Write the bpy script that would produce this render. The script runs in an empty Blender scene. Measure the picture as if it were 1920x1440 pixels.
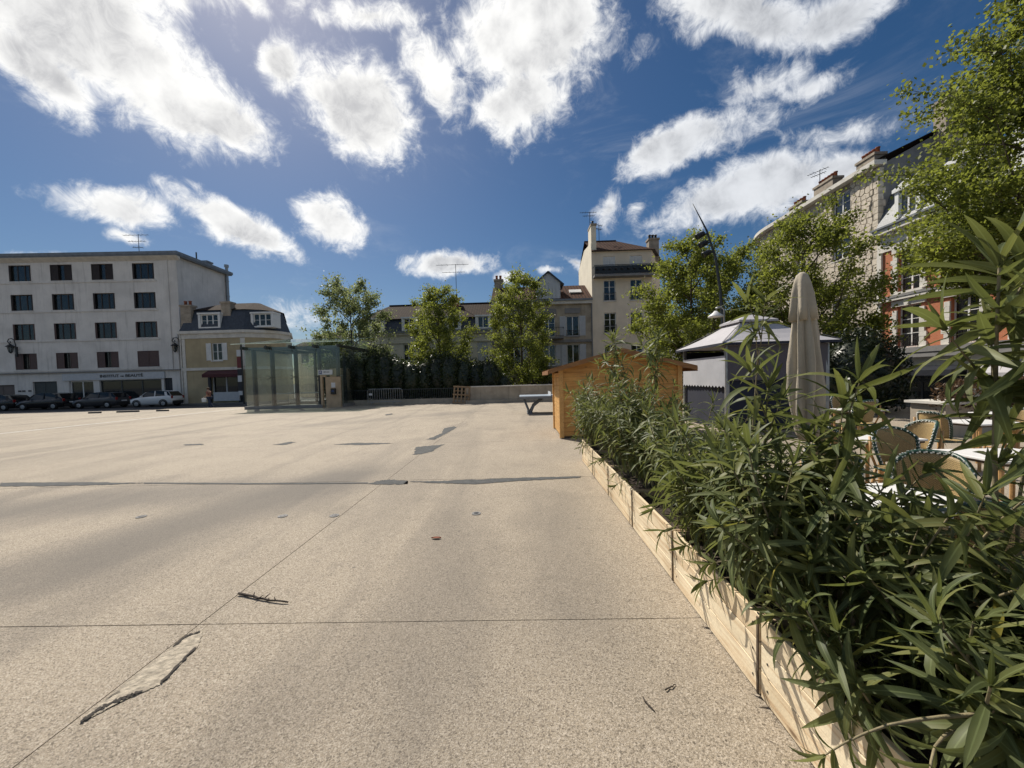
import bpy, bmesh, math, random
import numpy as np
from mathutils import Vector, Matrix, Euler
random.seed(7); RNG = np.random.default_rng(11)
PI = math.pi; R = math.radians
scene = bpy.context.scene; COL = scene.collection
# ------------------------------------------------------------------ camera
FPX, EYE, SHIFT = 725.0, 1.6, 17.0
CR = (Matrix.Rotation(R(1.2), 3, 'Z') @ Matrix.Rotation(R(90 - 2.2), 3, 'X') @ Matrix.Rotation(R(-1.5), 3, 'Z'))
cam = bpy.data.cameras.new('camera'); camo = bpy.data.objects.new('camera', cam); COL.objects.link(camo)
camo.matrix_world = Matrix.Translation((0, 0, EYE)) @ CR.to_4x4()
cam.sensor_width = 36; cam.lens = 36 * FPX / 1920; cam.shift_y = SHIFT / 1920; cam.clip_end = 5000; cam.clip_start = 0.05
scene.camera = camo
def ray(px, py): return CR @ Vector(((px - 960) / FPX, -(py - 720 - SHIFT) / FPX, -1))
def at(px, py, Y): d = ray(px, py); return Vector((0, 0, EYE)) + d * (Y / d.y)
def atX(px, py, X): d = ray(px, py); return Vector((0, 0, EYE)) + d * (X / d.x)
def gr(px, py, z=0): d = ray(px, py); return Vector((0, 0, EYE)) + d * ((z - EYE) / d.z)
# ------------------------------------------------------------------ sky, sun, exposure
SUN_EL, SUN_AZ = R(48), R(-35)          # azimuth from +Y towards +X
SDIR = Vector((math.sin(SUN_AZ) * math.cos(SUN_EL), math.cos(SUN_AZ) * math.cos(SUN_EL), math.sin(SUN_EL)))
vs = scene.view_settings; vs.view_transform = 'Standard'; vs.look = 'None'; vs.exposure = 0.35; vs.gamma = 1.0; vs.use_curve_mapping = False
sun = bpy.data.lights.new('sun', 'SUN'); sun.energy = 4.4; sun.angle = R(0.53); sun.color = (1.0, 0.93, 0.82)
suno = bpy.data.objects.new('sun', sun); COL.objects.link(suno); suno.rotation_euler = SDIR.to_track_quat('Z', 'Y').to_euler()
suno.location = (-20, 20, 40)
world = bpy.data.worlds.new('World'); scene.world = world; world.use_nodes = True
class NT:
    def __init__(s, tree): s.t = tree; s.n = tree.nodes; s.l = tree.links
    def new(s, typ, **kw):
        n = s.n.new(typ)
        for k, v in kw.items(): setattr(n, k, v)
        return n
    def put(s, sock, v):
        if isinstance(v, bpy.types.NodeSocket): s.l.new(v, sock)
        elif v is not None: sock.default_value = v
    def math(s, op, a, b=None, c=None, clamp=False):
        n = s.new('ShaderNodeMath', operation=op, use_clamp=clamp)
        for i, v in enumerate((a, b, c)): s.put(n.inputs[i], v) if v is not None else None
        return n.outputs[0]
    def vec(s, op, a, b=None):
        n = s.new('ShaderNodeVectorMath', operation=op); s.put(n.inputs[0], a)
        if b is not None: s.put(n.inputs['Scale'] if op == 'SCALE' else n.inputs[1], b)
        return n.outputs['Value'] if op in ('LENGTH', 'DOT_PRODUCT') else n.outputs[0]
    def noise(s, vec, scale, detail=4, rough=.55, dist=0):
        n = s.new('ShaderNodeTexNoise'); s.put(n.inputs['Vector'], vec)
        n.inputs['Scale'].default_value = scale; n.inputs['Detail'].default_value = detail
        n.inputs['Roughness'].default_value = rough; n.inputs['Distortion'].default_value = dist
        return n
    def step(s, v, a, b, lo=0., hi=1., kind='SMOOTHSTEP'):
        n = s.new('ShaderNodeMapRange', interpolation_type=kind); s.put(n.inputs[0], v)
        for i, x in enumerate((a, b, lo, hi)): n.inputs[i + 1].default_value = x
        return n.outputs[0]
    def mix(s, f, a, b, blend='MIX'):
        n = s.new('ShaderNodeMix', data_type='RGBA', blend_type=blend); s.put(n.inputs[0], f)
        for i, v in ((6, a), (7, b)):
            s.put(n.inputs[i], v if isinstance(v, bpy.types.NodeSocket) else (tuple(v) + (1,))[:4])
        return n.outputs[2]
    def ramp(s, f, stops):
        n = s.new('ShaderNodeValToRGB'); s.put(n.inputs[0], f); e = n.color_ramp.elements
        while len(e) < len(stops): e.new(.5)
        for x, (p, c) in zip(e, stops): x.position = p; x.color = tuple(c) + (1,)
        return n.outputs[0]
def build_world():
    t = NT(world.node_tree); t.n.clear()
    out = t.new('ShaderNodeOutputWorld'); bg = t.new('ShaderNodeBackground')
    sky = t.new('ShaderNodeTexSky', sky_type='NISHITA'); sky.sun_disc = False
    sky.sun_elevation = SUN_EL; sky.sun_rotation = SUN_AZ; sky.air_density = 1.0; sky.dust_density = .85; sky.ozone_density = 3.2; sky.altitude = 300
    hs = t.new('ShaderNodeHueSaturation'); t.put(hs.inputs['Color'], sky.outputs[0]); hs.inputs['Saturation'].default_value = 1.27; hs.inputs['Value'].default_value = 1.0
    skyc = t.vec('SCALE', hs.outputs[0], 0.047)
    d = t.new('ShaderNodeTexCoord').outputs['Generated']
    nz = t.noise(d, 2.6, 3, .5).outputs['Color']
    warp = t.vec('ADD', d, t.vec('SCALE', t.vec('SUBTRACT', nz, (.5, .5, .5)), .09))
    nz2 = t.noise(d, 14, 3, .5).outputs['Color']
    warp = t.vec('ADD', warp, t.vec('SCALE', t.vec('SUBTRACT', nz2, (.5, .5, .5)), .035))
    clouds = [(150, 55, 280, 115, 28, 1.1), (300, 160, 210, 95, 33, 1.1), (430, 230, 120, 58, 25, 1), (70, 140, 130, 55, 32, .8), (190, -70, 340, 130, 15, 1),
              (520, 120, 45, 60, 10, .8), (470, 15, 45, 22, 20, .6), (690, 205, 130, 90, 22, 1.1), (690, 22, 90, 30, 8, .6),
              (820, 150, 105, 48, 56, .8), (1000, 70, 155, 130, 0, 1.1), (995, 195, 95, 80, -20, 1), (1380, 30, 150, 60, 8, .9), (1545, 25, 115, 42, -22, .7),
              (1390, 160, 80, 26, -18, .45), (1510, 150, 45, 18, -20, .35), (1290, 258, 135, 48, -22, .95), (1590, 232, 75, 26, -8, .4),
              (1400, 360, 200, 58, -14, 1.05), (1560, 312, 100, 36, -10, .8), (1150, 395, 34, 24, -40, .5), (1205, 383, 24, 20, -30, .35),
              (200, 378, 140, 38, 12, .9), (440, 418, 130, 36, 25, .9), (215, 432, 45, 14, 15, .5), (625, 412, 76, 46, 25, .9), (838, 490, 78, 22, -2, .9),
              (50, 476, 80, 16, 0, .7), (945, 512, 28, 12, 0, .6), (1020, 503, 22, 8, 0, .5), (1075, 487, 24, 9, 15, .5), (530, 590, 70, 26, 0, .5)]
    cl = []
    for px, py, hw, hh, an, gain in clouds:
        a = R(an); ca, sa = math.cos(a), math.sin(a)
        N = lambda x, y: ray(x, y).normalized()
        c = N(px, py); ax = (N(px + hw * ca, py + hw * sa) - N(px - hw * ca, py - hw * sa)) / 2
        by = (N(px - hh * sa, py + hh * ca) - N(px + hh * sa, py - hh * ca)) / 2
        cl.append((c, ax, by, gain))
    rr = random.Random(5)
    for _ in range(14):                                   # unseen cumulus behind and beside the camera, added and enlarged to brighten shaded facades
        az = rr.uniform(80, 280); el = rr.uniform(14, 70); z = math.sin(R(el)); h = math.cos(R(el))
        c = Vector((math.sin(R(az)) * h, math.cos(R(az)) * h, z)); u = c.cross(Vector((0, 0, 1))).normalized(); v = c.cross(u)
        s = rr.uniform(.12, .28); cl.append((c, u * s, v * s * rr.uniform(.4, .7), 1))
    field = None
    for c, ax, by, gain in cl:
        x = ax.normalized(); y = (by - x * by.dot(x)); yl = y.length; y.normalize(); z = x.cross(y)
        m = t.new('ShaderNodeMapping', vector_type='TEXTURE'); t.put(m.inputs[0], warp)
        m.inputs['Location'].default_value = c; m.inputs['Rotation'].default_value = Matrix((x, y, z)).transposed().to_euler()
        m.inputs['Scale'].default_value = (ax.length, yl, .6)
        f = t.math('MULTIPLY_ADD', t.vec('LENGTH', m.outputs[0]), -gain, gain)
        field = f if field is None else t.math('SMOOTH_MAX', field, f, .15)
    big = t.noise(d, 7, 6, .6, .4).outputs[0]
    fine = t.noise(d, 26, 5, .7, .5).outputs[0]
    dens = t.math('ADD', field, t.math('MULTIPLY_ADD', big, 1.7, -.80))
    dens = t.math('ADD', dens, t.math('MULTIPLY_ADD', fine, 1.15, -.56))
    alpha = t.math('POWER', t.step(dens, -.22, .50), 1.35)
    shade = t.step(t.math('ADD', t.math('MULTIPLY_ADD', big, 1.2, -.60), field), .10, .62)
    puff = t.noise(d, 10, 4, .5).outputs[0]
    shade = t.math('MULTIPLY', shade, t.step(puff, .32, .62, .2, 1.0))
    glow = t.step(t.vec('DOT_PRODUCT', d, tuple(SDIR)), .55, 1.0)      # thin cloud scatters forward near the sun
    back = t.step(t.vec('DOT_PRODUCT', d, tuple(SDIR)), .2, -.6, 0, .35)      # clouds opposite the sun are front lit
    lit = t.mix(glow, (.68, .70, .73), (.92, .91, .88))
    dark = t.mix(glow, (.27, .285, .315), (.43, .43, .44))
    relief = t.math('MULTIPLY', t.step(fine, .34, .66, 1.0, .62), t.step(big, .35, .7, .8, 1.0))
    shade = t.math('MULTIPLY', shade, relief, clamp=True)
    cc = t.mix(t.math('SUBTRACT', shade, back, clamp=True), lit, dark)
    mv = t.new('ShaderNodeMapping'); t.put(mv.inputs[0], d); mv.inputs['Scale'].default_value = (1.0, 1.0, 2.6); mv.inputs['Rotation'].default_value = (0, R(25), 0)
    veil = t.step(t.noise(mv.outputs[0], 3.4, 7, .68, .8).outputs[0], .50, .80, 0, .20)
    veil = t.math('MULTIPLY', veil, t.step(field, -1.6, .1))
    alpha = t.math('MAXIMUM', t.math('MULTIPLY', alpha, .97), veil)
    col = t.mix(alpha, skyc, cc)
    t.put(bg.inputs[0], col); bg.inputs[1].default_value = 1.0
    t.l.new(bg.outputs[0], out.inputs[0])
build_world()
world.cycles.sampling_method = 'MANUAL'; world.cycles.sample_map_resolution = 512
# ------------------------------------------------------------------ materials
MATS = {}
def mat(name, col, rough=.8, var=.15, scale=2.0, bump=0., bscale=30., metal=0., streak=0., spec=.5, extra=None):
    m = bpy.data.materials.new(name); m.use_nodes = True; t = NT(m.node_tree); b = t.n['Principled BSDF']
    b.inputs['Roughness'].default_value = rough; b.inputs['Metallic'].default_value = metal; b.inputs['Specular IOR Level'].default_value = spec
    pos = t.new('ShaderNodeNewGeometry').outputs['Position']
    c = None
    lo = tuple(max(0, x * (1 - var)) for x in col); hi = tuple(min(1, x * (1 + var)) for x in col)
    c = t.mix(t.step(t.noise(pos, scale, 6, .6).outputs[0], .3, .7), lo, hi)
    if streak:
        mp = t.new('ShaderNodeMapping'); t.put(mp.inputs[0], pos); mp.inputs['Scale'].default_value = (2.2, 2.2, .16)
        s = t.step(t.noise(mp.outputs[0], 1.6, 6, .65).outputs[0], .5, .78)
        c = t.mix(t.math('MULTIPLY', s, streak), c, tuple(x * .45 for x in col))
    if extra: c = extra(t, b, pos, c)
    t.put(b.inputs['Base Color'], c)
    if bump:
        bn = t.new('ShaderNodeBump'); bn.inputs['Strength'].default_value = min(1, bump); bn.inputs['Distance'].default_value = .02
        t.put(bn.inputs['Height'], t.noise(pos, bscale, 5, .6).outputs[0]); t.l.new(bn.outputs[0], b.inputs['Normal'])
    MATS[name] = m; return m
DARK_BANDS = [(gr(40, 1085).xy, gr(640, 892).xy, 1.15, .72), (gr(-250, 985).xy, gr(430, 915).xy, 1.2, .6), (gr(820, 1440).xy, gr(880, 960).xy, .5, .25), (gr(1080, 1190).xy, gr(1040, 950).xy, .7, .35), (gr(560, 800).xy, gr(900, 770).xy, 1.2, .3)]
def concrete_extra(t, b, pos, c):
    def peb(sc, lo, hi, f):          # exposed aggregate: each pebble its own tone
        v = t.new('ShaderNodeTexVoronoi'); t.put(v.inputs['Vector'], pos); v.inputs['Scale'].default_value = sc
        g = t.new('ShaderNodeSeparateColor'); t.put(g.inputs[0], v.outputs['Color'])
        return t.math('MULTIPLY', t.step(g.outputs[0], lo, hi, kind='LINEAR'), f), t.math('MULTIPLY', t.step(g.outputs[1], lo, hi, kind='LINEAR'), f)
    a, d = peb(210, .5, 1.0, .72); c = t.mix(a, c, (.10, .08, .06)); c = t.mix(d, c, (.55, .48, .39))
    a, d = peb(120, .80, .97, .6); c = t.mix(a, c, (.085, .068, .05)); c = t.mix(d, c, (.56, .49, .40))
    mp = t.new('ShaderNodeMapping'); t.put(mp.inputs[0], pos); mp.inputs['Rotation'].default_value = (0, 0, R(17)); mp.inputs['Scale'].default_value = (.75, .13, 1)
    st = t.noise(mp.outputs[0], 1.0, 5, .6, .6).outputs[0]
    c = t.mix(t.step(st, .47, .66, 0, .30), c, (.105, .094, .083))
    st2 = t.noise(pos, .55, 6, .65).outputs[0]
    c = t.mix(t.step(st2, .50, .72, 0, .30), c, (.12, .105, .09))
    st3 = t.noise(pos, 2.6, 5, .7).outputs[0]
    c = t.mix(t.step(st3, .56, .74, 0, .28), c, (.12, .105, .09))
    spot = t.new('ShaderNodeTexVoronoi'); t.put(spot.inputs['Vector'], pos); spot.inputs['Scale'].default_value = 2.3
    c = t.mix(t.step(spot.outputs['Distance'], .02, .06, .45, 0), c, (.05, .045, .04))
    for (ax, ay), (bx, by), w, f in DARK_BANDS:      # broad soft-edged darker bands along fixed lines, wavered by noise
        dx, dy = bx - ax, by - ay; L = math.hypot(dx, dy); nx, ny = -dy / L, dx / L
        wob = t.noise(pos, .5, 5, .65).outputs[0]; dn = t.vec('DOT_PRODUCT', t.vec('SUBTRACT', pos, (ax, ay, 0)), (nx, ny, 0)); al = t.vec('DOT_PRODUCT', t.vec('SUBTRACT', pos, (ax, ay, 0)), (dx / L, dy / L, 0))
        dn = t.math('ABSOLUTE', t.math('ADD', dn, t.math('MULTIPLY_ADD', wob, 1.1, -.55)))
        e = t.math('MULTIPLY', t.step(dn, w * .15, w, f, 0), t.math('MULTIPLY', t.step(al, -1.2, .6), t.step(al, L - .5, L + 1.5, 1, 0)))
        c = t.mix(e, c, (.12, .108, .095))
    b.inputs['Roughness'].default_value = .78; b.inputs['Specular IOR Level'].default_value = .35; return c
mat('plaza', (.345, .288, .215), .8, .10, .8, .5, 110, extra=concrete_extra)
mat('joint', (.045, .038, .032), .95, .3, 20)
mat('patch', (.075, .078, .078), .9, .25, 12, .6, 70)
mat('spall', (.42, .365, .285), .95, .3, 25, 1, 40)
mat('asphalt', (.05, .05, .052), .9, .2, 1.5, .3, 80)
mat('sidewalk', (.16, .155, .15), .9, .15, 1)
mat('road_paint', (.62, .60, .56), .8, .25, 5)
mat('stucco_white', (.68, .655, .62), .9, .10, .6, .1, 40, streak=.5)
mat('stucco_beige', (.42, .345, .215), .9, .10, .8, .15, 30, streak=.25)
mat('stucco_cream', (.64, .60, .50), .9, .07, .8, .1, 30, streak=.2)
mat('stucco_pink', (.76, .66, .52), .9, .07, .8, .1, 30, streak=.18)
mat('gable_cream', (.76, .69, .55), .9, .07, .8, .1, 30, streak=.2)
mat('stone_grey', (.38, .325, .25), .9, .22, 1.4, .3, 12, streak=.6)
mat('trim_stone', (.64, .61, .55), .85, .1, 2, .1, 20, streak=.25)
mat('trim_grey', (.22, .215, .21), .85, .12, 2, streak=.3)
mat('rubble', (.60, .53, .43), .95, .20, 4, .6, 14)
mat('mortar', (.30, .265, .215), .95, .15, 5)
mat('slate', (.035, .045, .062), .55, .25, 5, .3, 25)
def rows(axis_scale, depth, vert=0.):
    def f(t, b, pos, c):
        w = t.new('ShaderNodeTexWave', wave_type='BANDS', bands_direction='Z', wave_profile='SAW'); t.put(w.inputs[0], pos)
        w.inputs['Scale'].default_value = axis_scale; w.inputs['Distortion'].default_value = .4; w.inputs['Detail'].default_value = 1
        c = t.mix(t.step(w.outputs[1], .72, 1.0, 0, depth), c, (.01, .01, .01))
        if vert:
            w2 = t.new('ShaderNodeTexWave', wave_type='BANDS', bands_direction='X'); t.put(w2.inputs[0], pos); w2.inputs['Scale'].default_value = vert
            c = t.mix(t.step(w2.outputs[1], 0, .35, depth, 0), c, (.01, .01, .01))
        return c
    return f
mat('tile_red', (.085, .042, .028), .9, .45, 6, .4, 12, spec=.1, extra=rows(1.6, .8, 1.0))
mat('tile_dark', (.050, .034, .026), .9, .45, 6, .4, 12, spec=.1, extra=rows(1.6, .7, 1.2))
mat('slate_rows', (.10, .115, .135), .5, .3, 9, .3, 12, extra=rows(1.3, .55))
def brick_extra(t, b, pos, c):
    sx = t.new('ShaderNodeSeparateXYZ'); t.put(sx.inputs[0], pos); mp = t.new('ShaderNodeCombineXYZ'); t.put(mp.inputs[0], sx.outputs[1]); t.put(mp.inputs[1], sx.outputs[2])
    br = t.new('ShaderNodeTexBrick'); t.put(br.inputs['Vector'], mp.outputs[0]); br.inputs['Scale'].default_value = 3.2
    br.inputs['Mortar Size'].default_value = .014; br.inputs['Color1'].default_value = (.42, .125, .05, 1); br.inputs['Color2'].default_value = (.50, .165, .075, 1)
    br.inputs['Mortar'].default_value = (.38, .26, .19, 1); return t.mix(.9, c, br.outputs[0])
mat('brick', (.46, .15, .065), .9, .15, 4, extra=brick_extra)
mat('white_paint', (.72, .72, .70), .55, .05, 4)
mat('shutter_grey', (.50, .52, .54), .7, .06, 4)
mat('shutter_brown', (.10, .062, .055), .6, .15, 8)
mat('dark_wood', (.035, .026, .024), .6, .2, 6)
mat('interior', (.014, .014, .016), .95, .3, .8)
mat('curtain', (.34, .32, .29), .95, .15, 6)
mat('black_metal', (.014, .015, .017), .45, .2, 6)
mat('grey_metal', (.045, .052, .058), .4, .2, 6, metal=.4)
mat('galvanised', (.33, .34, .35), .45, .15, 9, metal=.8)
mat('zinc', (.19, .205, .22), .5, .15, 3, metal=.4)
mat('shop_dark', (.016, .019, .028), .5, .2, 3)
mat('shop_green', (.055, .065, .066), .6, .1, 3)
mat('awning_red', (.07, .018, .022), .8, .1, 4)
mat('sign_white', (.62, .63, .64), .5, .04, 4)
mat('sign_blue', (.02, .05, .16), .5, .1, 4)
mat('sign_red', (.16, .03, .03), .6, .1, 4)
mat('letters', (.03, .03, .032), .6, .1, 4)
mat('letters_gold', (.45, .36, .22), .6, .1, 4)
mat('terracotta', (.26, .085, .045), .85, .2, 8)
mat('chimney_stone', (.33, .28, .22), .9, .2, 3, .3, 15, streak=.5)
def wood_extra(axis):
    def f(t, b, pos, c):
        mp = t.new('ShaderNodeMapping'); t.put(mp.inputs[0], pos); sc = [34, 34, 34]; sc[axis] = 1.6; mp.inputs['Scale'].default_value = sc
        g = t.noise(mp.outputs[0], 1.0, 5, .6, .8).outputs[0]
        c = t.mix(t.step(g, .42, .70, 0, .55), c, t.mix(1, c, (.55, .36, .20), 'MULTIPLY'))
        oi = t.new('ShaderNodeObjectInfo').outputs['Random']
        c = t.mix(t.math('MULTIPLY', oi, .45), c, t.mix(1, c, (.72, .62, .5), 'MULTIPLY'))
        kn = t.new('ShaderNodeTexVoronoi'); mk = t.new('ShaderNodeMapping'); t.put(mk.inputs[0], pos); ks = [7, 7, 7]; ks[axis] = 2.6; mk.inputs['Scale'].default_value = ks
        t.put(kn.inputs['Vector'], mk.outputs[0]); kn.inputs['Scale'].default_value = 1.0
        return t.mix(t.step(kn.outputs['Distance'], .05, .14, .75, 0), c, (.10, .045, .018))
    return f
mat('shed_wood_x', (.68, .36, .10), .6, .12, 3, .1, 60, extra=wood_extra(0))
mat('shed_wood_y', (.72, .43, .15), .6, .12, 3, .1, 60, extra=wood_extra(1))
mat('shed_trim', (.30, .15, .055), .7, .15, 3, .1, 60, extra=wood_extra(0))
mat('planter_wood', (.86, .74, .53), .75, .10, 3, .15, 60, extra=wood_extra(1))
mat('planter_wood_x', (.52, .40, .26), .75, .10, 3, .15, 60, extra=wood_extra(0))
mat('post_wood', (.10, .072, .048), .8, .2, 6, .3, 50)
mat('pallet_wood', (.33, .24, .15), .85, .2, 8, .3, 50, extra=wood_extra(2))
mat('wall_render', (.42, .36, .28), .92, .18, 1.2, .2, 20, streak=.7)
mat('fabric_seam', (.25, .24, .25), .85, .06, 2)
mat('kerb_dark', (.05, .05, .05), .8, .2, 8)
mat('fabric_light', (.42, .43, .46), .85, .06, 2, .15, 6)
mat('fabric_roof', (.43, .415, .435), .85, .06, 2, .15, 6)
mat('fabric_mauve', (.10, .093, .108), .85, .06, 2, .15, 6)
mat('fabric_navy', (.018, .022, .04), .85, .1, 2)
mat('fabric_parasol', (.41, .36, .28), .92, .10, 3, .2, 40, streak=.2)
mat('table_white', (.80, .79, .77), .35, .03, 3)
mat('bamboo', (.46, .27, .11), .45, .25, 9)
def weave(c1, c2, sc):
    def f(t, b, pos, c):
        tc = t.new('ShaderNodeTexCoord').outputs['UV']
        ch = t.new('ShaderNodeTexBrick'); t.put(ch.inputs['Vector'], tc); ch.inputs['Scale'].default_value = sc; ch.inputs['Mortar Size'].default_value = .05
        ch.inputs['Color1'].default_value = c1 + (1,); ch.inputs['Color2'].default_value = tuple(x * .8 for x in c1) + (1,); ch.inputs['Mortar'].default_value = c2 + (1,)
        ch.inputs['Brick Width'].default_value = .6; ch.inputs['Row Height'].default_value = .3
        return t.mix(.92, c, ch.outputs[0])
    return f
mat('rattan', (.55, .40, .17), .6, .15, 12, extra=weave((.54, .39, .175), (.07, .04, .016), 34))
mat('rim_green', (.012, .045, .03), .4, .2, 6)
mat('rim_white', (.75, .75, .70), .4, .05, 6)
mat('soil', (.045, .032, .022), .95, .4, 25, 1, 40)
mat('twig', (.065, .05, .038), .9, .3, 30)
mat('bark', (.085, .068, .05), .92, .3, 12, .5, 40)
mat('oleander_stem', (.21, .175, .10), .8, .3, 20, .2, 80)
mat('car_white', (.66, .67, .68), .25, .02, 1); mat('car_black', (.012, .013, .015), .25, .1, 1); mat('car_grey', (.045, .046, .05), .28, .1, 1); mat('car_silver', (.42, .43, .45), .25, .05, 1, metal=.6)
mat('car_red', (.06, .018, .016), .28, .1, 1)
mat('car_glass', (.012, .014, .016), .06, .1, 1); mat('rubber', (.018, .018, .018), .9, .2, 8); mat('rim_alloy', (.38, .39, .40), .4, .1, 6, metal=.7)
mat('lamp_red', (.25, .01, .01), .3, .1, 5); mat('lamp_clear', (.6, .62, .62), .15, .05, 5)
mat('skin', (.45, .28, .20), .7, .05, 5); mat('hair', (.10, .06, .035), .8, .3, 30); mat('shirt', (.30, .13, .09), .9, .2, 14); mat('trousers', (.035, .045, .08), .9, .1, 8)
mat('bag', (.75, .74, .70), .7, .05, 8)
mat('pp_top', (.25, .30, .36), .6, .06, 3); mat('pp_leg', (.16, .18, .20), .6, .1, 5)
mat('lift_stone', (.44, .33, .215), .7, .12, 3, streak=.2)
mat('lift_steel', (.42, .40, .36), .4, .08, 3, metal=.6)
mat('door_brown', (.14, .115, .105), .7, .08, 3)
def glass(name, tint, gloss=.12, opac=.25, rough=.02):
    m = bpy.data.materials.new(name); m.use_nodes = True; t = NT(m.node_tree); t.n.clear(); o = t.new('ShaderNodeOutputMaterial')
    tr = t.new('ShaderNodeBsdfTransparent'); tr.inputs[0].default_value = tint + (1,)
    gl = t.new('ShaderNodeBsdfGlossy'); gl.inputs['Roughness'].default_value = rough
    di = t.new('ShaderNodeBsdfTranslucent' if name != 'window_glass' else 'ShaderNodeBsdfDiffuse'); di.inputs[0].default_value = tuple(x * (.5 if name == 'window_glass' else .9) for x in tint) + (1,)
    lw = t.new('ShaderNodeLayerWeight'); lw.inputs[0].default_value = .5
    pos = t.new('ShaderNodeNewGeometry').outputs['Position']
    f = t.math('MULTIPLY_ADD', t.math('POWER', lw.outputs['Facing'], 3), .6, gloss, clamp=True)
    m1 = t.new('ShaderNodeMixShader'); t.put(m1.inputs[0], t.step(t.noise(pos, .9, 5, .6).outputs[0], .3, .7, opac * .5, opac)); t.l.new(tr.outputs[0], m1.inputs[1]); t.l.new(di.outputs[0], m1.inputs[2])
    m2 = t.new('ShaderNodeMixShader'); t.put(m2.inputs[0], f); t.l.new(m1.outputs[0], m2.inputs[1]); t.l.new(gl.outputs[0], m2.inputs[2])
    t.l.new(m2.outputs[0], o.inputs[0]); MATS[name] = m; return m
glass('window_glass', (.50, .54, .55), .06, .08)
glass('pavilion_glass', (.88, .915, .905), .08, .03)
glass('roof_glass', (.74, .82, .78), .08, .5)
def leafmat(name, c1, c2, trans, rough=.5, tcol=None, rib=False, scale=.8, gloss=.5):
    m = bpy.data.materials.new(name); m.use_nodes = True; t = NT(m.node_tree); b = t.n['Principled BSDF']; o = t.n['Material Output']
    pos = t.new('ShaderNodeNewGeometry').outputs['Position']
    f = t.noise(pos, scale, 3, .6).outputs[0]; g = t.new('ShaderNodeNewGeometry').outputs['Random Per Island']
    oi = t.new('ShaderNodeObjectInfo').outputs['Random']
    f = t.math('ADD', t.math('MULTIPLY', f, .75), t.math('MULTIPLY', t.math('FRACT', t.math('ADD', g, oi)), .25))
    c = t.mix(t.step(f, .25, .75), c1, c2)
    if rib:
        c = t.mix(t.math('MULTIPLY', t.step(t.math('FRACT', t.math('MULTIPLY', t.math('ADD', oi, g), 13.7)), .55, 1.0), .6), c, (.24, .235, .075))
        uv = t.new('ShaderNodeSeparateXYZ'); t.put(uv.inputs[0], t.new('ShaderNodeTexCoord').outputs['UV'])
        k = t.step(t.math('ABSOLUTE', t.math('SUBTRACT', uv.outputs[0], .5)), .03, .09, .65, 0)
        c = t.mix(k, c, (.20, .24, .10))
        yel = t.step(t.math('FRACT', t.math('MULTIPLY', t.math('ADD', oi, g), 7.31)), .992, .995)
        c = t.mix(yel, c, (.30, .26, .05))
    t.put(b.inputs['Base Color'], c); b.inputs['Roughness'].default_value = rough; b.inputs['Specular IOR Level'].default_value = gloss
    tl = t.new('ShaderNodeBsdfTranslucent'); t.put(tl.inputs[0], t.mix(.6, c, tcol or c2))
    mx = t.new('ShaderNodeMixShader'); mx.inputs[0].default_value = trans; t.l.new(b.outputs[0], mx.inputs[1]); t.l.new(tl.outputs[0], mx.inputs[2]); t.l.new(mx.outputs[0], o.inputs[0])
    MATS[name] = m
leafmat('leaf_linden', (.040, .062, .014), (.19, .21, .045), .46, .5, (.46, .52, .08), gloss=.35)
leafmat('leaf_linden_dull', (.075, .105, .04), (.20, .23, .10), .5, .5, (.40, .46, .18), gloss=.4)
leafmat('leaf_laurel', (.012, .022, .008), (.045, .062, .016), .2, .35, (.09, .13, .02))
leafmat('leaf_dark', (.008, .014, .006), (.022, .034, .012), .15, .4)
leafmat('leaf_oleander', (.040, .060, .022), (.135, .155, .062), .32, .5, (.30, .34, .08), rib=True, scale=5, gloss=.25)
leafmat('leaf_red', (.06, .03, .02), (.12, .07, .03), .3, .5)
M = MATS
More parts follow.
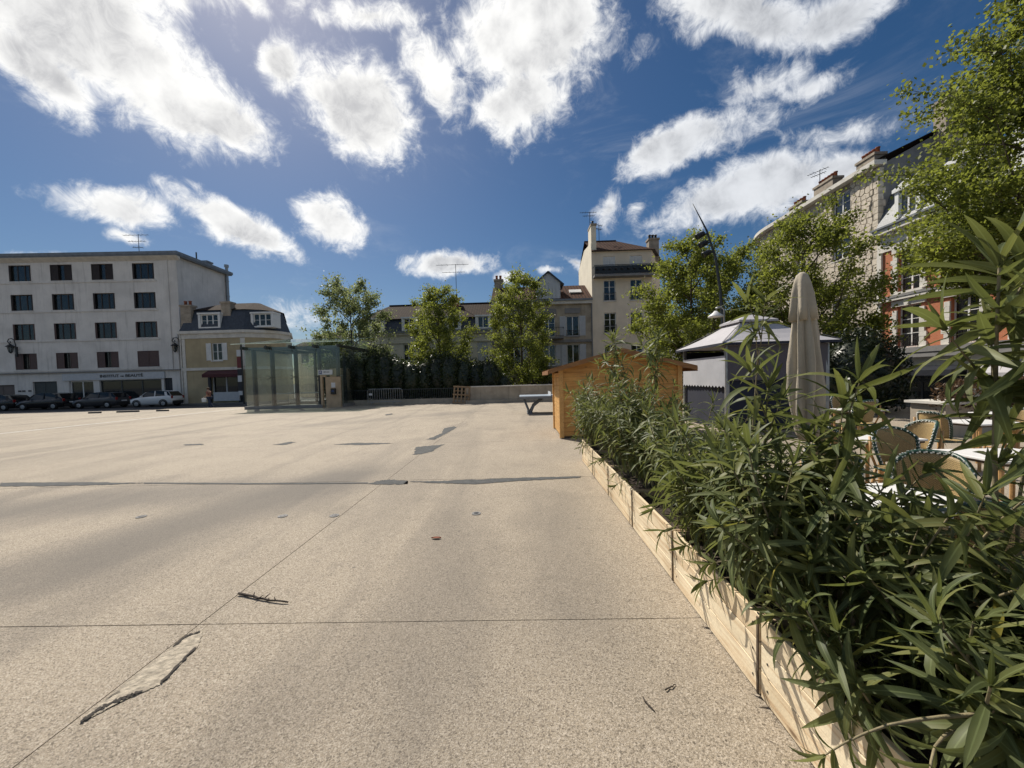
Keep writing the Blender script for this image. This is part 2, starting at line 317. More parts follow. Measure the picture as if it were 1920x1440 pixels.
# ------------------------------------------------------------------ geometry helpers
class MB:
    def __init__(s): s.v = []; s.f = []; s.uv = None
    def add(s, vs, fs):
        n = len(s.v); s.v += [tuple(v) for v in vs]; s.f += [tuple(i + n for i in f) for f in fs]; return s
    def box(s, x0, x1, y0, y1, z0, z1):
        return s.add([(x0, y0, z0), (x1, y0, z0), (x1, y1, z0), (x0, y1, z0), (x0, y0, z1), (x1, y0, z1), (x1, y1, z1), (x0, y1, z1)],
                     [(0, 3, 2, 1), (4, 5, 6, 7), (0, 1, 5, 4), (1, 2, 6, 5), (2, 3, 7, 6), (3, 0, 4, 7)])
    def cbox(s, c, d): return s.box(c[0] - d[0] / 2, c[0] + d[0] / 2, c[1] - d[1] / 2, c[1] + d[1] / 2, c[2] - d[2] / 2, c[2] + d[2] / 2)
    def poly(s, *p): return s.add(p, [tuple(range(len(p)))])
    def beam(s, a, b, w, h=None, up=(0, 0, 1)):
        a, b = Vector(a), Vector(b); d = (b - a).normalized(); u = Vector(up)
        if abs(d.dot(u)) > .98: u = Vector((0, 1, 0))
        x = d.cross(u).normalized() * (w / 2); y = x.normalized().cross(d) * ((h or w) / 2)
        vs = [p + i * x + j * y for p in (a, b) for i, j in ((-1, -1), (1, -1), (1, 1), (-1, 1))]
        return s.add(vs, [(0, 1, 2, 3), (7, 6, 5, 4), (0, 4, 5, 1), (1, 5, 6, 2), (2, 6, 7, 3), (3, 7, 4, 0)])
    def tube(s, pts, r, n=6, caps=True):
        pts = [Vector(p) for p in pts]; k = len(pts); rs = r if hasattr(r, '__len__') else [r] * k; base = len(s.v); px = None
        for i, p in enumerate(pts):
            d = (pts[min(i + 1, k - 1)] - pts[max(i - 1, 0)]).normalized()
            if px is None: px = d.orthogonal().normalized()
            px = (px - d * px.dot(d)).normalized(); py = d.cross(px)
            for j in range(n): a = 2 * PI * j / n; s.v.append(tuple(p + (px * math.cos(a) + py * math.sin(a)) * rs[i]))
        for i in range(k - 1):
            for j in range(n): s.f.append((base + i * n + j, base + i * n + (j + 1) % n, base + (i + 1) * n + (j + 1) % n, base + (i + 1) * n + j))
        if caps: s.f.append(tuple(base + j for j in reversed(range(n)))); s.f.append(tuple(base + (k - 1) * n + j for j in range(n)))
        return s
    def lathe(s, prof, c=(0, 0, 0), n=16, fn=None):
        base = len(s.v)
        for r, z in prof:
            for j in range(n):
                a = 2 * PI * j / n; rr = r * (fn(a, z) if fn else 1); s.v.append((c[0] + rr * math.cos(a), c[1] + rr * math.sin(a), c[2] + z))
        for i in range(len(prof) - 1):
            for j in range(n): s.f.append((base + i * n + j, base + i * n + (j + 1) % n, base + (i + 1) * n + (j + 1) % n, base + (i + 1) * n + j))
        s.f.append(tuple(base + j for j in reversed(range(n)))); s.f.append(tuple(base + (len(prof) - 1) * n + j for j in range(n))); return s
    def prism(s, poly, axis, a, b):
        k = len(poly); P = (lambda p, t: (t, p[0], p[1])) if axis == 0 else ((lambda p, t: (p[0], t, p[1])) if axis == 1 else (lambda p, t: (p[0], p[1], t)))
        return s.add([P(p, a) for p in poly] + [P(p, b) for p in poly],
                     [tuple(range(k)), tuple(reversed(range(k, 2 * k)))] + [(i, k + i, k + (i + 1) % k, (i + 1) % k) for i in range(k)])
    def mesh(s, name, m, smooth=False):
        me = bpy.data.meshes.new(name); me.from_pydata(s.v, [], s.f); me.materials.append(M[m])
        bm = bmesh.new(); bm.from_mesh(me); bmesh.ops.recalc_face_normals(bm, faces=bm.faces); bm.to_mesh(me); bm.free()
        if smooth: me.polygons.foreach_set('use_smooth', [True] * len(me.polygons))
        return me
    def build(s, name, m, parent=None, smooth=False, bevel=0):
        o = bpy.data.objects.new(name, s.mesh(name, m, smooth)); COL.objects.link(o)
        if parent is not None: attach(o, parent)
        if bevel: b = o.modifiers.new('b', 'BEVEL'); b.width = bevel; b.segments = 2; b.limit_method = 'ANGLE'
        return o
WORLD_SPACE = set()
def attach(o, parent):
    o.parent = parent
    if parent.name in WORLD_SPACE: o.matrix_parent_inverse = parent.matrix_basis.inverted()
def tag(o, label, cat, group=None, kind=None):
    o['label'] = label; o['category'] = cat
    if group: o['group'] = group
    if kind: o['kind'] = kind
    return o
def thing(name, label, cat, loc=(0, 0, 0), rz=0., group=None, local=True):
    """An Empty at the base; local=False: its meshes are written in world coordinates."""
    o = bpy.data.objects.new(name, None); COL.objects.link(o); o.empty_display_size = .2
    o.matrix_basis = Matrix.Translation(loc) @ Matrix.Rotation(rz, 4, 'Z')
    if not local: WORLD_SPACE.add(o.name)
    return tag(o, label, cat, group)
def structure(o): o['kind'] = 'structure'; return o
def copy_tree(o, parent=None):
    c = o.copy(); COL.objects.link(c)
    if parent is not None: c.parent = parent
    for ch in list(o.children): copy_tree(ch, c)
    return c
def inst(name, mesh, parent, mx=None):
    o = bpy.data.objects.new(name, mesh); COL.objects.link(o); o.parent = parent
    if parent.name in WORLD_SPACE: o.matrix_parent_inverse = parent.matrix_basis.inverted()
    if mx is not None: o.matrix_basis = mx
    return o
def text(body, m, parent, loc, rz, h, name='lettering', extr=.01, align='CENTER', width=None):
    c = bpy.data.curves.new(name, 'FONT'); c.body = body; c.size = h * 1.4; c.extrude = extr; c.align_x = align; c.offset = h * .035
    tmp = bpy.data.objects.new('tmp', c); COL.objects.link(tmp); bpy.context.view_layer.update()
    me = bpy.data.meshes.new_from_object(tmp.evaluated_get(bpy.context.evaluated_depsgraph_get())); bpy.data.objects.remove(tmp)
    me.materials.clear(); me.materials.append(M[m]); o = bpy.data.objects.new(name, me); COL.objects.link(o)
    xs = [v.co.x for v in me.vertices]; sx = width / (max(xs) - min(xs)) if width else 1
    o.parent = parent; o.matrix_basis = Matrix.Translation(loc) @ Matrix.Rotation(rz, 4, 'Z') @ Matrix.Rotation(PI / 2, 4, 'X') @ Matrix.Diagonal((sx, 1, 1, 1))
    if parent.name in WORLD_SPACE: o.matrix_parent_inverse = parent.matrix_basis.inverted()
    return o
def wall(mb, x0, x1, z0, z1, holes=(), y=0., depth=.22):
    xs = sorted({x0, x1, *[min(max(h[i], x0), x1) for h in holes for i in (0, 1)]}); zs = sorted({z0, z1, *[h[i] for h in holes for i in (2, 3)]})
    for a, b in zip(xs, xs[1:]):
        for c, d in zip(zs, zs[1:]):
            cx, cz = (a + b) / 2, (c + d) / 2
            if any(h[0] < cx < h[1] and h[2] < cz < h[3] for h in holes): continue
            mb.poly((a, y, c), (b, y, c), (b, y, d), (a, y, d))
    for a, b, c, d in holes:
        a = max(a, x0); b = min(b, x1)
        mb.poly((a, y, c), (a, y + depth, c), (a, y + depth, d), (a, y, d)); mb.poly((b, y, c), (b, y, d), (b, y + depth, d), (b, y + depth, c))
        mb.poly((a, y, c), (b, y, c), (b, y + depth, c), (a, y + depth, c)); mb.poly((a, y, d), (a, y + depth, d), (b, y + depth, d), (b, y, d))
    return mb
def window(parent, x0, x1, z0, z1, y=0., cols=2, rows=1, fm='white_paint', depth=.15, bar=.06, sill=None, shutters=None, sm='white_paint', rail=False, curtain=0, name='window', pane='window_glass'):
    f = MB(); yy = y + depth
    for a, b in ((x0, x0 + bar), (x1 - bar, x1)): f.box(a, b, yy - .03, yy + .04, z0, z1)
    for a, b in ((z0, z0 + bar), (z1 - bar, z1)): f.box(x0 + bar, x1 - bar, yy - .03, yy + .04, a, b)
    for i in range(1, cols): c = x0 + (x1 - x0) * i / cols; f.box(c - bar * .6, c + bar * .6, yy - .032, yy + .04, z0 + bar, z1 - bar)
    for i in range(1, rows): c = z0 + (z1 - z0) * i / rows; f.box(x0 + bar, x1 - bar, yy - .02, yy + .03, c - .018, c + .018)
    w = f.build(name, fm, parent)
    MB().box(x0 + bar * .5, x1 - bar * .5, yy, yy + .012, z0 + bar * .5, z1 - bar * .5).build('pane', pane, w)
    if curtain:
        W = (x1 - x0)
        for a, b in ((x0 + .05, x0 + W * curtain), (x1 - W * curtain, x1 - .05)):
            c = MB(); n = 8
            for i in range(n):
                u0 = a + (b - a) * i / n; u1 = a + (b - a) * (i + 1) / n; d0 = .12 + .03 * (i % 2); d1 = .12 + .03 * ((i + 1) % 2)
                c.poly((u0, yy + d0, z0), (u1, yy + d1, z0), (u1, yy + d1, z1), (u0, yy + d0, z1))
            c.build('curtain', 'curtain', w)
    if sill: MB().box(x0 - .08, x1 + .08, y - .09, y + depth - .02, z0 - .09, z0 - .003).build('sill', sill, w)
    if shutters:
        sw = (x1 - x0) / 2
        for sd in (-1, 1):
            m = MB()
            if shutters == 'open': a = x0 - sw - .02 if sd < 0 else x1 + .02; ys = y - .05
            elif shutters == 'closed': a = x0 + .01 if sd < 0 else x0 + sw + .01; ys = y + .02
            elif shutters == 'folded': sw = .16; a = x0 + .01 if sd < 0 else x1 - .17; ys = y + .02
            elif shutters == 'half': sw = (x1 - x0) * .36; a = x0 + .01 if sd < 0 else x1 - sw - .01; ys = y + .02
            W = sw - .02
            m.box(a, a + .05, ys, ys + .04, z0 + .01, z1 - .01); m.box(a + W - .05, a + W, ys, ys + .04, z0 + .01, z1 - .01)
            n = max(6, int((z1 - z0) / .09))
            for i in range(n):
                c = z0 + .03 + (z1 - z0 - .06) * (i + .5) / n; hh = (z1 - z0 - .06) / n * .42
                m.poly((a + .05, ys + .035, c + hh), (a + W - .05, ys + .035, c + hh), (a + W - .05, ys + .005, c - hh), (a + .05, ys + .005, c - hh))
            m.box(a + .02, a + W - .02, ys + .037, ys + .041, z0 + .02, z1 - .02)
            m.build('shutter', sm, w)
    if rail:
        r = MB(); h = .9 if rail is True else rail
        for zz in (z0 + .08, z0 + h): r.box(x0 - .03, x1 + .03, y - .10, y - .07, zz - .018, zz + .018)
        n = int((x1 - x0) / .12)
        for i in range(n + 1): c = x0 + (x1 - x0) * i / n; r.box(c - .009, c + .009, y - .095, y - .075, z0 + .08, z0 + h)
        r.build('railing', 'black_metal', w)
    return w
def chimney(parent, x, y, z0, z1, wx, wy, pots=3, m='chimney_stone', pm='terracotta', along=0):
    c = MB(); c.box(x - wx / 2, x + wx / 2, y - wy / 2, y + wy / 2, z0, z1 - .18); c.box(x - wx / 2 - .07, x + wx / 2 + .07, y - wy / 2 - .07, y + wy / 2 + .07, z1 - .18, z1)
    ch = c.build('chimney', m, parent)
    for i in range(pots):
        t = (i + .5) / pots - .5; px, py = (x + t * (wx - .1), y) if along == 0 else (x, y + t * (wy - .1))
        MB().lathe([(.13, 0), (.12, .35), (.15, .37), (.15, .43), (.10, .44)], (px, py, z1), 10).build('chimney_pot', pm, ch, True)
def antenna(parent, x, y, z0, h, w, spans=3, az=0.):
    a = MB(); a.tube([(x, y, z0), (x, y, z0 + h)], .03, 5)
    dx, dy = math.cos(az), math.sin(az)
    for i in range(spans):
        z = z0 + h * (1 - .22 * i) - .05; L = w * (1 - .3 * i)
        a.tube([(x - dx * L * .6, y - dy * L * .6, z), (x + dx * L * .4, y + dy * L * .4, z)], .022, 4)
        for k in range(7):
            u = -.6 + k / 6; q = .12 + .1 * (k % 3); a.tube([(x + dx * L * u + dy * q, y + dy * L * u - dx * q, z), (x + dx * L * u - dy * q, y + dy * L * u + dx * q, z)], .012, 4)
    a.build('antenna', 'grey_metal', parent)
# ------------------------------------------------------------------ ground: street level, raised plaza deck, slabs
def sstep(a, b, x): t = min(1, max(0, (x - a) / (b - a))); return t * t * (3 - 2 * t)
def street_z(x): return -.2 - .6 * sstep(-24, -2, x) - .7 * sstep(4, 14, x)
g = MB(); xs = [-1500, -300, -80] + list(np.arange(-60, 61, 3.0)) + [90, 300, 1500]; ys = [-1500, -100, 0, 40, 100, 1500]
for x in xs:
    for y in ys: g.v.append((float(x), float(y), street_z(x)))
for i in range(len(xs) - 1):
    for j in range(len(ys) - 1): k = i * len(ys) + j; g.f.append((k, k + len(ys), k + len(ys) + 1, k + 1))
structure(g.build('street', 'asphalt'))
PX0, PX1, PY0, PY1 = -62.2, 15.8, -12.1, 28.05
plaza = structure(MB().box(PX0, PX1, PY0, PY1, -2.2, -.035).build('plaza', 'joint'))
SX, SY = 4.0, 3.65
slabm = {}
def slab_mesh(w, h):
    k = (round(w, 2), round(h, 2))
    if k not in slabm:
        m = MB(); e = .0035
        m.box(-w / 2 + e, w / 2 - e, -h / 2 + e, h / 2 - e, -.034, 0)
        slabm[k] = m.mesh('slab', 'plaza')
    return slabm[k]
gx = [-2.2 + SX * i for i in range(-15, 5)]; gx = [x for x in gx if x < PX1 - .5] + [PX1]; gy = [2.5 + SY * j for j in range(-4, 8)]
gy = [y for y in gy if y < PY1 - .5] + [PY1]
for a, b in zip(gx, gx[1:]):
    for c, d in zip(gy, gy[1:]):
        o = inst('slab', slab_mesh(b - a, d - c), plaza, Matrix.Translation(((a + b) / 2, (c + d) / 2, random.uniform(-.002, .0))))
def ragged(pts, z, amp, rnd, sub=14):
    out = []; n = len(pts)
    for i in range(n):
        a = Vector(pts[i]); b = Vector(pts[(i + 1) % n])
        for k in range(sub): p = a.lerp(b, k / sub); out.append((p.x + rnd.uniform(-amp, amp), p.y + rnd.uniform(-amp, amp), z))
    return out
def flat(name, px, m, z=.004, amp=.03, seed=1, lift=.0):
    rnd = random.Random(seed); pts = [gr(*p, z=z) for p in px]; mb = MB(); pp = ragged(pts, z, amp, rnd)
    bm = bmesh.new(); vs = [bm.verts.new(p) for p in pp]; f = bm.faces.new(vs); bmesh.ops.triangulate(bm, faces=[f])
    me = bpy.data.meshes.new(name); bm.normal_update(); bm.to_mesh(me); bm.free(); me.materials.append(M[m])
    o = bpy.data.objects.new(name, me); COL.objects.link(o); o.parent = plaza; return o
flat('asphalt_patch', [(775, 853), (780, 838), (815, 835), (832, 833), (812, 846), (790, 851)], 'patch', seed=2)
flat('asphalt_patch', [(800, 824), (828, 812), (832, 803), (852, 799), (856, 802), (838, 812), (815, 824)], 'patch', seed=3)
flat('asphalt_patch', [(690, 907), (722, 899), (765, 901), (760, 908)], 'patch', seed=4)
flat('asphalt_patch', [(765, 903), (840, 901), (960, 896), (1090, 893), (1085, 896), (980, 901), (890, 908), (840, 906)], 'patch', seed=5, amp=.02)
flat('asphalt_patch', [(0, 905), (130, 904), (270, 905), (220, 908), (150, 910), (0, 912)], 'patch', seed=6, amp=.02)
flat('asphalt_patch', [(270, 904.5), (470, 905.5), (690, 904.5), (690, 906.5), (470, 908), (270, 906.5)], 'patch', seed=7, amp=.008)
flat('asphalt_patch', [(625, 833), (670, 830), (740, 831), (680, 834.5)], 'patch', seed=8)
flat('asphalt_patch', [(512, 834), (545, 828), (555, 829), (535, 834)], 'patch', seed=9)
flat('asphalt_patch', [(345, 833), (380, 832), (382, 834), (348, 835)], 'patch', seed=10)
flat('asphalt_patch', [(722, 777), (735, 775), (736, 777), (724, 779)], 'patch', seed=11)
sp = [(150, 1354), (180, 1325), (240, 1276), (300, 1232), (352, 1190), (380, 1183), (372, 1212), (330, 1248), (300, 1283), (238, 1310), (190, 1335)]
o = flat('spalled_joint', sp, 'spall', .003, .006, 12)
def rim(px, z0, w, seed):      # dark crack running along the edge of the broken concrete
    rnd = random.Random(seed); m = MB(); P = []
    for a, b in zip(px, px[1:]):
        for k in range(5): P.append(gr(a[0] + (b[0] - a[0]) * k / 5, a[1] + (b[1] - a[1]) * k / 5, z0) + Vector((rnd.uniform(-.006, .006), rnd.uniform(-.006, .006), 0)))
    n = len(P)
    for i in range(n - 1):
        d = (P[i + 1] - P[i]).normalized(); s = Vector((-d.y, d.x, 0)); wa = w * (.3 + abs(math.sin(i * .9)) * rnd.uniform(.5, 1.2)); wb = w * (.3 + abs(math.sin((i + 1) * .9)) * rnd.uniform(.5, 1.2))
        m.poly(P[i] - s * wa, P[i + 1] - s * wb, P[i + 1] + s * wb, P[i] + s * wa)
    m.build('crack', 'joint', plaza)
rim([(150, 1354), (190, 1325), (238, 1305), (275, 1292)], .007, .014, 1); rim([(300, 1282), (330, 1250), (352, 1228), (372, 1208)], .007, .008, 2)
rim([(325, 1212), (352, 1190), (380, 1183)], .007, .010, 3); rim([(200, 1310), (232, 1290)], .007, .004, 4)
for p in ((530, 968), (627, 967), (893, 963), (265, 969)):
    q = gr(*p); st = MB().lathe([(.055, 0), (.055, .006), (.04, .007)], (q.x, q.y, 0.0), 14).build('floor_stud', 'trim_grey', plaza)
    MB().lathe([(.03, .0), (.03, .003), (.01, .004)], (q.x, q.y, .007), 10).build('stud_core', 'black_metal', st)
# painted lines and kerb strips on the left
for a, b, w in (((0, 813), (452, 766), .16), ((0, 783), (250, 766), .10)):
    A, B = gr(*a, z=.004), gr(*b, z=.004); A = A + (A - B) * .4; d = (B - A).normalized(); s = Vector((-d.y, d.x, 0)) * w / 2
    o = MB().poly(A - s, B - s, B + s, A + s).build('painted_line', 'road_paint'); structure(o)
for y0, y1, nm in ((37.2, 40, 'pavement'),):
    structure(MB().box(-75, -19, y0, y1, -.6, -.08).build(nm, 'sidewalk'))
structure(MB().box(-19, 24, 35.6, 38, -2.2, -.68).build('pavement', 'sidewalk'))
structure(MB().box(22.2, 25, -10, 40, -2.2, -1.38).build('pavement', 'sidewalk'))
# ------------------------------------------------------------------ white five-level block
def white_block():
    b = thing('apartment_block', 'long white apartment block with flat roof and four rows of shuttered windows', 'building', (-34.5, 39.0, -.2), R(2.6))
    H = 15.0; L = -34
    cols = [-3.35 - 4.04 * i for i in range(6)]; rows_ = [3.95, 6.92, 9.87, 12.8]
    holes = []; W = 2.16
    for z in rows_:
        for x in cols: holes.append((x - W / 2, x + W / 2, z, z + 1.62))
    gh = [(-1.95, -1.1, .0, 2.75), (-8.4, -2.2, .35, 2.65), (-11.4, -9.0, .1, 2.65), (-15.0, -12.6, .0, 2.7), (-19.2, -16.8, .0, 2.45), (-24, -20.2, .2, 2.4)]
    w = wall(MB(), L, 0, 0, H, holes + gh, 0, .28); w.poly((0, 0, 0), (0, 7.2, 0), (0, 7.2, H), (0, 0, H)); w.poly((L, 7.2, 0), (0, 7.2, 0), (0, 7.2, H), (L, 7.2, H)); w.poly((L, 0, 0), (L, 7.2, 0), (L, 7.2, H), (L, 0, H))
    w.build('wall', 'stucco_white', b); MB().poly((L, 1.0, .05), (-.1, 1.0, .05), (-.1, 1.0, H - .3), (L, 1.0, H - .3)).build('interior', 'interior', b)
    r = MB(); r.box(L, .45, -.5, 7.5, H, H + .12); r.box(L, .5, -.55, 7.6, H + .122, H + .42); rf = r.build('roof', 'zinc', b)
    MB().prism([(-.5, H - .001), (-.02, H - .35), (-.02, H - .001)], 0, L, .4).build('soffit', 'trim_stone', b)
    for z in rows_[:]: MB().box(L, -2.05, -.07, -.001, z - .22, z - .10).build('string_course', 'stucco_white', b)
    MB().box(L, -.02, -.22, -.001, 3.52, 3.62).build('ledge', 'trim_grey', b)
    rnd = random.Random(3)
    for ri, z in enumerate(rows_):
        for ci, x in enumerate(cols):
            sh = 'folded'; fm = 'dark_wood'; cu = rnd.choice([0, 0, .22, .33])
            if ri == 0: sh = 'closed' if ci == 0 else 'half'
            elif ri == 3 and ci < 3: sh = 'half' if ci else 'folded'
            window(b, x - W / 2, x + W / 2, z, z + 1.62, 0, 3 if ri else 2, 1, fm, .17, .07, 'stucco_white', sh, 'shutter_brown' if ri < 2 else 'dark_wood', False, cu)
    # ground floor shops and doors
    window(b, -11.4, -9.0, .1, 2.65, 0, 2, 1, 'white_paint', .2, .08, curtain=.3, name='shop_door')
    window(b, -8.4, -2.2, .35, 2.65, 0, 3, 1, 'shop_green', .2, .09, name='shop_window')
    window(b, -24, -20.2, .2, 2.4, 0, 3, 1, 'stucco_beige', .2, .1, name='shop_window')
    for x0, x1, h, m in ((-15.0, -12.6, 2.7, 'shop_green'), (-19.2, -16.8, 2.45, 'door_brown'), (-1.95, -1.1, 2.75, 'shop_dark')):
        d = MB(); d.box(x0, x1, .16, .2, .0, h); dd = d.build('door', m, b)
        k = MB()
        for i in range(2): xa = x0 + .12 + (x1 - x0) / 2 * i; xb = xa + (x1 - x0) / 2 - .24; k.box(xa, xb, .135, .158, .25, h * .45); k.box(xa, xb, .135, .158, h * .5, h - .2)
        k.build('door_panel', m, dd)
    s = MB().box(-11.9, -1.75, -.14, -.002, 2.72, 3.42).build('shop_sign', 'shutter_grey', b)
    text('INSTITUT', 'letters', s, (-7.2, -.15, 2.97), 0, .27, width=1.9); text('DE', 'letters', s, (-5.93, -.15, 2.97), 0, .14, width=.33); text('BEAUTÉ', 'letters', s, (-4.75, -.15, 2.97), 0, .27, width=1.75)
    MB().box(-22.6, -19.8, -.1, -.002, 2.55, 2.95).build('shop_sign', 'shop_dark', b)
    for i, x in enumerate((-16.3, -15.9, -15.3)): MB().box(x - .14, x + .14, -.04, -.002, 1.72, 1.86).build('letter_box', 'shop_dark', b)
    p = MB(); p.tube([(-.9, -.06, 3.7), (-.9, -.06, H - .2)], .05, 6); p.tube([(-.25, -.06, .1), (-.25, -.06, 7.5)], .06, 6); p.build('drain_pipe', 'stucco_white', b)
    p = MB(); p.tube([(.18, 7.0, 4), (.18, 7.0, H + .9)], .16, 8); p.tube([(.18, 7.0, H + .9), (.18, 7.0, H + 1.2)], .24, 8)
    for k in range(5): p.tube([(.18, 7, 7 + k * 1.8), (.18, 7, 7.12 + k * 1.8)], .2, 8)
    p.build('flue', 'galvanised', b)
    antenna(b, -6.3, 3, H + .4, 3.0, 2.6); chimney(b, -.9, 5.0, H + .4, H + 1.0, 1.2, .8, 0, 'zinc'); MB().tube([(-1.6, 4.8, H + .9), (-1.6, 4.8, H + 2.0)], .07, 6).build('vent_pipe', 'grey_metal', b)
    MB().box(-4.2, -3.7, 2, 2.5, H + .4, H + .75).build('roof_vent', 'zinc', b)
    return b
white_block()
def lantern(px, py, where, nrm_rz):
    p = at(px, py, 38.45 if px > 100 else 37.65); t = thing('wall_lantern', where, 'lamp', (p.x, p.y, p.z), nrm_rz, 'scrolled wall lanterns on the white block')
    m = MB(); pts = [(.55, .35, -.5), (.55, .3, .3), (.45, .3, .75), (.2, .3, .95), (-.1, .3, .9), (-.25, .3, .65), (-.1, .3, .45), (.05, .3, .55), (.0, .3, .68)]
    m.tube(pts, .04, 6); m.box(.47, .63, .3, .42, -.9, .1); m.build('bracket', 'black_metal', t)
    h = MB(); h.lathe([(.05, .42), (.10, .36), (.36, .12), (.34, .10), (.05, .10)], (0, .3, 0), 6); h.build('lamp_hood', 'black_metal', t)
    MB().lathe([(.12, -.42), (.22, .08)], (0, .3, 0), 6).build('lamp_glass', 'window_glass', t)
    c = MB(); 
    for k in range(6): a = k * PI / 3; c.tube([(.22 * math.cos(a), .3 + .22 * math.sin(a), .09), (.12 * math.cos(a), .3 + .12 * math.sin(a), -.42)], .015, 4)
    c.lathe([(.03, -.55), (.13, -.43), (.13, -.40)], (0, .3, 0), 6); c.build('lamp_cage', 'black_metal', t)
lantern(323, 650, 'black scrolled wall lantern beside the beige house', 0); lantern(12, 652, 'black scrolled wall lantern between two windows of the white block', 0)
# ------------------------------------------------------------------ beige corner house
def offset_poly(poly, d):
    n = len(poly); out = []
    for i in range(n):
        p0, p1, p2 = (Vector(poly[(i + k) % n]) for k in (-1, 0, 1)); d1 = (p1 - p0).normalized(); d2 = (p2 - p1).normalized()
        n1 = Vector((-d1.y, d1.x)); n2 = Vector((-d2.y, d2.x)); b = (n1 + n2); b = b / max(.3, b.dot(n1)); out.append(tuple(p1 + b * d))
    return out
def band(mb, poly, lo, hi, z0, z1, idx=None, closed=True):
    a = offset_poly(poly, -lo); b = offset_poly(poly, -hi); n = len(poly)
    for i in (idx if idx is not None else range(n)):
        j = (i + 1) % n
        q = [(*a[i], z0), (*a[j], z0), (*b[j], z0), (*b[i], z0)]; r = [(x, y, z1) for x, y, _ in q]
        mb.add(q + r, [(0, 1, 2, 3), (4, 7, 6, 5), (3, 2, 6, 7), (0, 4, 5, 1), (0, 3, 7, 4), (1, 5, 6, 2)])
    return mb
def beige_house():
    b = thing('corner_house', 'beige corner house with dark mansard roof, white dormers and red shop awning', 'house', (-33.4, 38.0, -.2), 0, local=False)
    fp = [(-33.55, 38), (-27.2, 38), (-25.7, 38.8), (-24.9, 40.0), (-24.7, 41.4), (-28.4, 48), (-33.55, 48)]; E, Bk, T = 7.1, 9.2, 10.25
    sw0, sw1 = at(396, 700, 38).x, at(447, 700, 38).x; wz0, wz1 = at(405, 676, 38).z, at(405, 643, 38).z; wx = at(407, 660, 38).x
    holes = [(wx - .52, wx + .52, wz0, wz1), (sw0, sw1, .75, 2.95)]
    m = wall(MB(), -33.55, -27.2, -.2, E, holes, 38, .25)
    for i in range(1, 7):
        a, c = fp[i], fp[(i + 1) % 7]; m.poly((*a, -.2), (*c, -.2), (*c, E), (*a, E))
    m.build('wall', 'stucco_beige', b); MB().poly((-33.4, 38.9, 0), (-27.3, 38.9, 0), (-27.3, 38.9, E), (-33.4, 38.9, E)).build('interior', 'interior', b)
    band(MB(), fp, .002, .06, E - .75, E - .28, range(5)).build('frieze', 'trim_stone', b)
    band(MB(), fp, -.02, .22, E - .279, E, range(5)).build('cornice', 'trim_stone', b)
    band(MB(), fp, .002, .10, 3.18, 3.45, range(5)).build('string_course', 'trim_stone', b)
    MB().box(-33.5, -33.2, 37.93, 37.998, -.2, E - .8).build('corner_strip', 'trim_stone', b); MB().box(-27.6, -27.15, 37.93, 37.998, 3.5, E - .8).build('corner_strip', 'trim_stone', b)
    a = offset_poly(fp, -.12); c = offset_poly(fp, .55); e = offset_poly(fp, 2.6); r = MB(); n = 7
    for i in range(n): j = (i + 1) % n; r.poly((*a[i], E + .002), (*a[j], E + .002), (*c[j], Bk), (*c[i], Bk))
    r.build('mansard', 'slate', b); r = MB(); c2 = offset_poly(fp, .40)
    for i in range(n): j = (i + 1) % n; r.poly((*c2[i], Bk), (*c2[j], Bk), (*e[j], T), (*e[i], T))
    r.poly(*[(*p, T) for p in e]); r.build('roof', 'tile_dark', b)
    for px0, px1, nm in ((372, 413, 3), (465, 507, 3)):
        x0, x1 = at(px0, 600, 38).x, at(px1, 600, 38).x; x0, x1 = min(x0, x1), max(x0, x1)
        if x1 > -27.2: yb = 38.45
        else: yb = 38.0
        d = MB(); z0, z1 = E + .25, E + 1.62; d.box(x0, x0 + .22, yb - .05, yb + 1.2, z0, z1); d.box(x1 - .22, x1, yb - .05, yb + 1.2, z0, z1)
        d.box(x0 - .05, x1 + .05, yb - .1, yb + 1.2, z1, z1 + .16); d.box(x0 + .22, x1 - .22, yb - .05, yb + 1.0, z0, z0 + .12)
        dd = d.build('dormer', 'white_paint', b); window(dd, x0 + .22, x1 - .22, z0 + .12, z1, yb, 3, 2, 'white_paint', .12, .09, pane='window_glass')
        MB().box(x0 + .23, x1 - .23, yb + .4, yb + .42, z0 + .1, z1).build('dormer_back', 'interior', dd)
    chimney(b, at(352, 590, 38.4).x, 38.5, E, 9.75, 1.05, .7, 2); chimney(b, at(424, 585, 38.4).x, 38.7, E, 10.0, .95, .7, 0)
    window(b, wx - .52, wx + .52, wz0, wz1, 38, 2, 2, 'white_paint', .12, .08, 'white_paint', 'open', 'white_paint')
    w = window(b, sw0, sw1, .75, 2.95, 38, 2, 1, 'shutter_grey', .2, .1, name='shop_window')
    s = MB(); s.box(sw0 - .25, sw0 - .005, 37.85, 37.998, -.2, 3.1); s.box(sw1 + .005, sw1 + .4, 37.85, 37.998, -.2, 3.1); s.box(sw0 - .25, sw1 + .4, 37.82, 37.997, .3, .74); sf = s.build('shopfront', 'shop_dark', b)
    MB().prism([(37.98, 3.15), (37.2, 2.75), (37.2, 2.45), (37.25, 2.45), (37.98, 2.9)], 0, sw0 - .3, sw1 + .45).build('awning', 'awning_red', b)
    MB().box(sw0 + .35, sw1 + .2, 37.7, 37.81, .1, .98).build('stall_riser', 'shutter_grey', b)
    MB().tube([(-33.62, 37.93, -.1), (-33.62, 37.93, E)], .06, 6).build('drain_pipe', 'trim_stone', b)
beige_house()
p = at(447, 700, 33)
t = thing('sign_column', 'narrow column of stacked red, black and white shop signs beside the glass pavilion', 'sign', (p.x, 37.0, -.1), 0, local=False)
q = lambda y: at(447, y, 37.0).z
xx = at(447, 700, 37.0).x
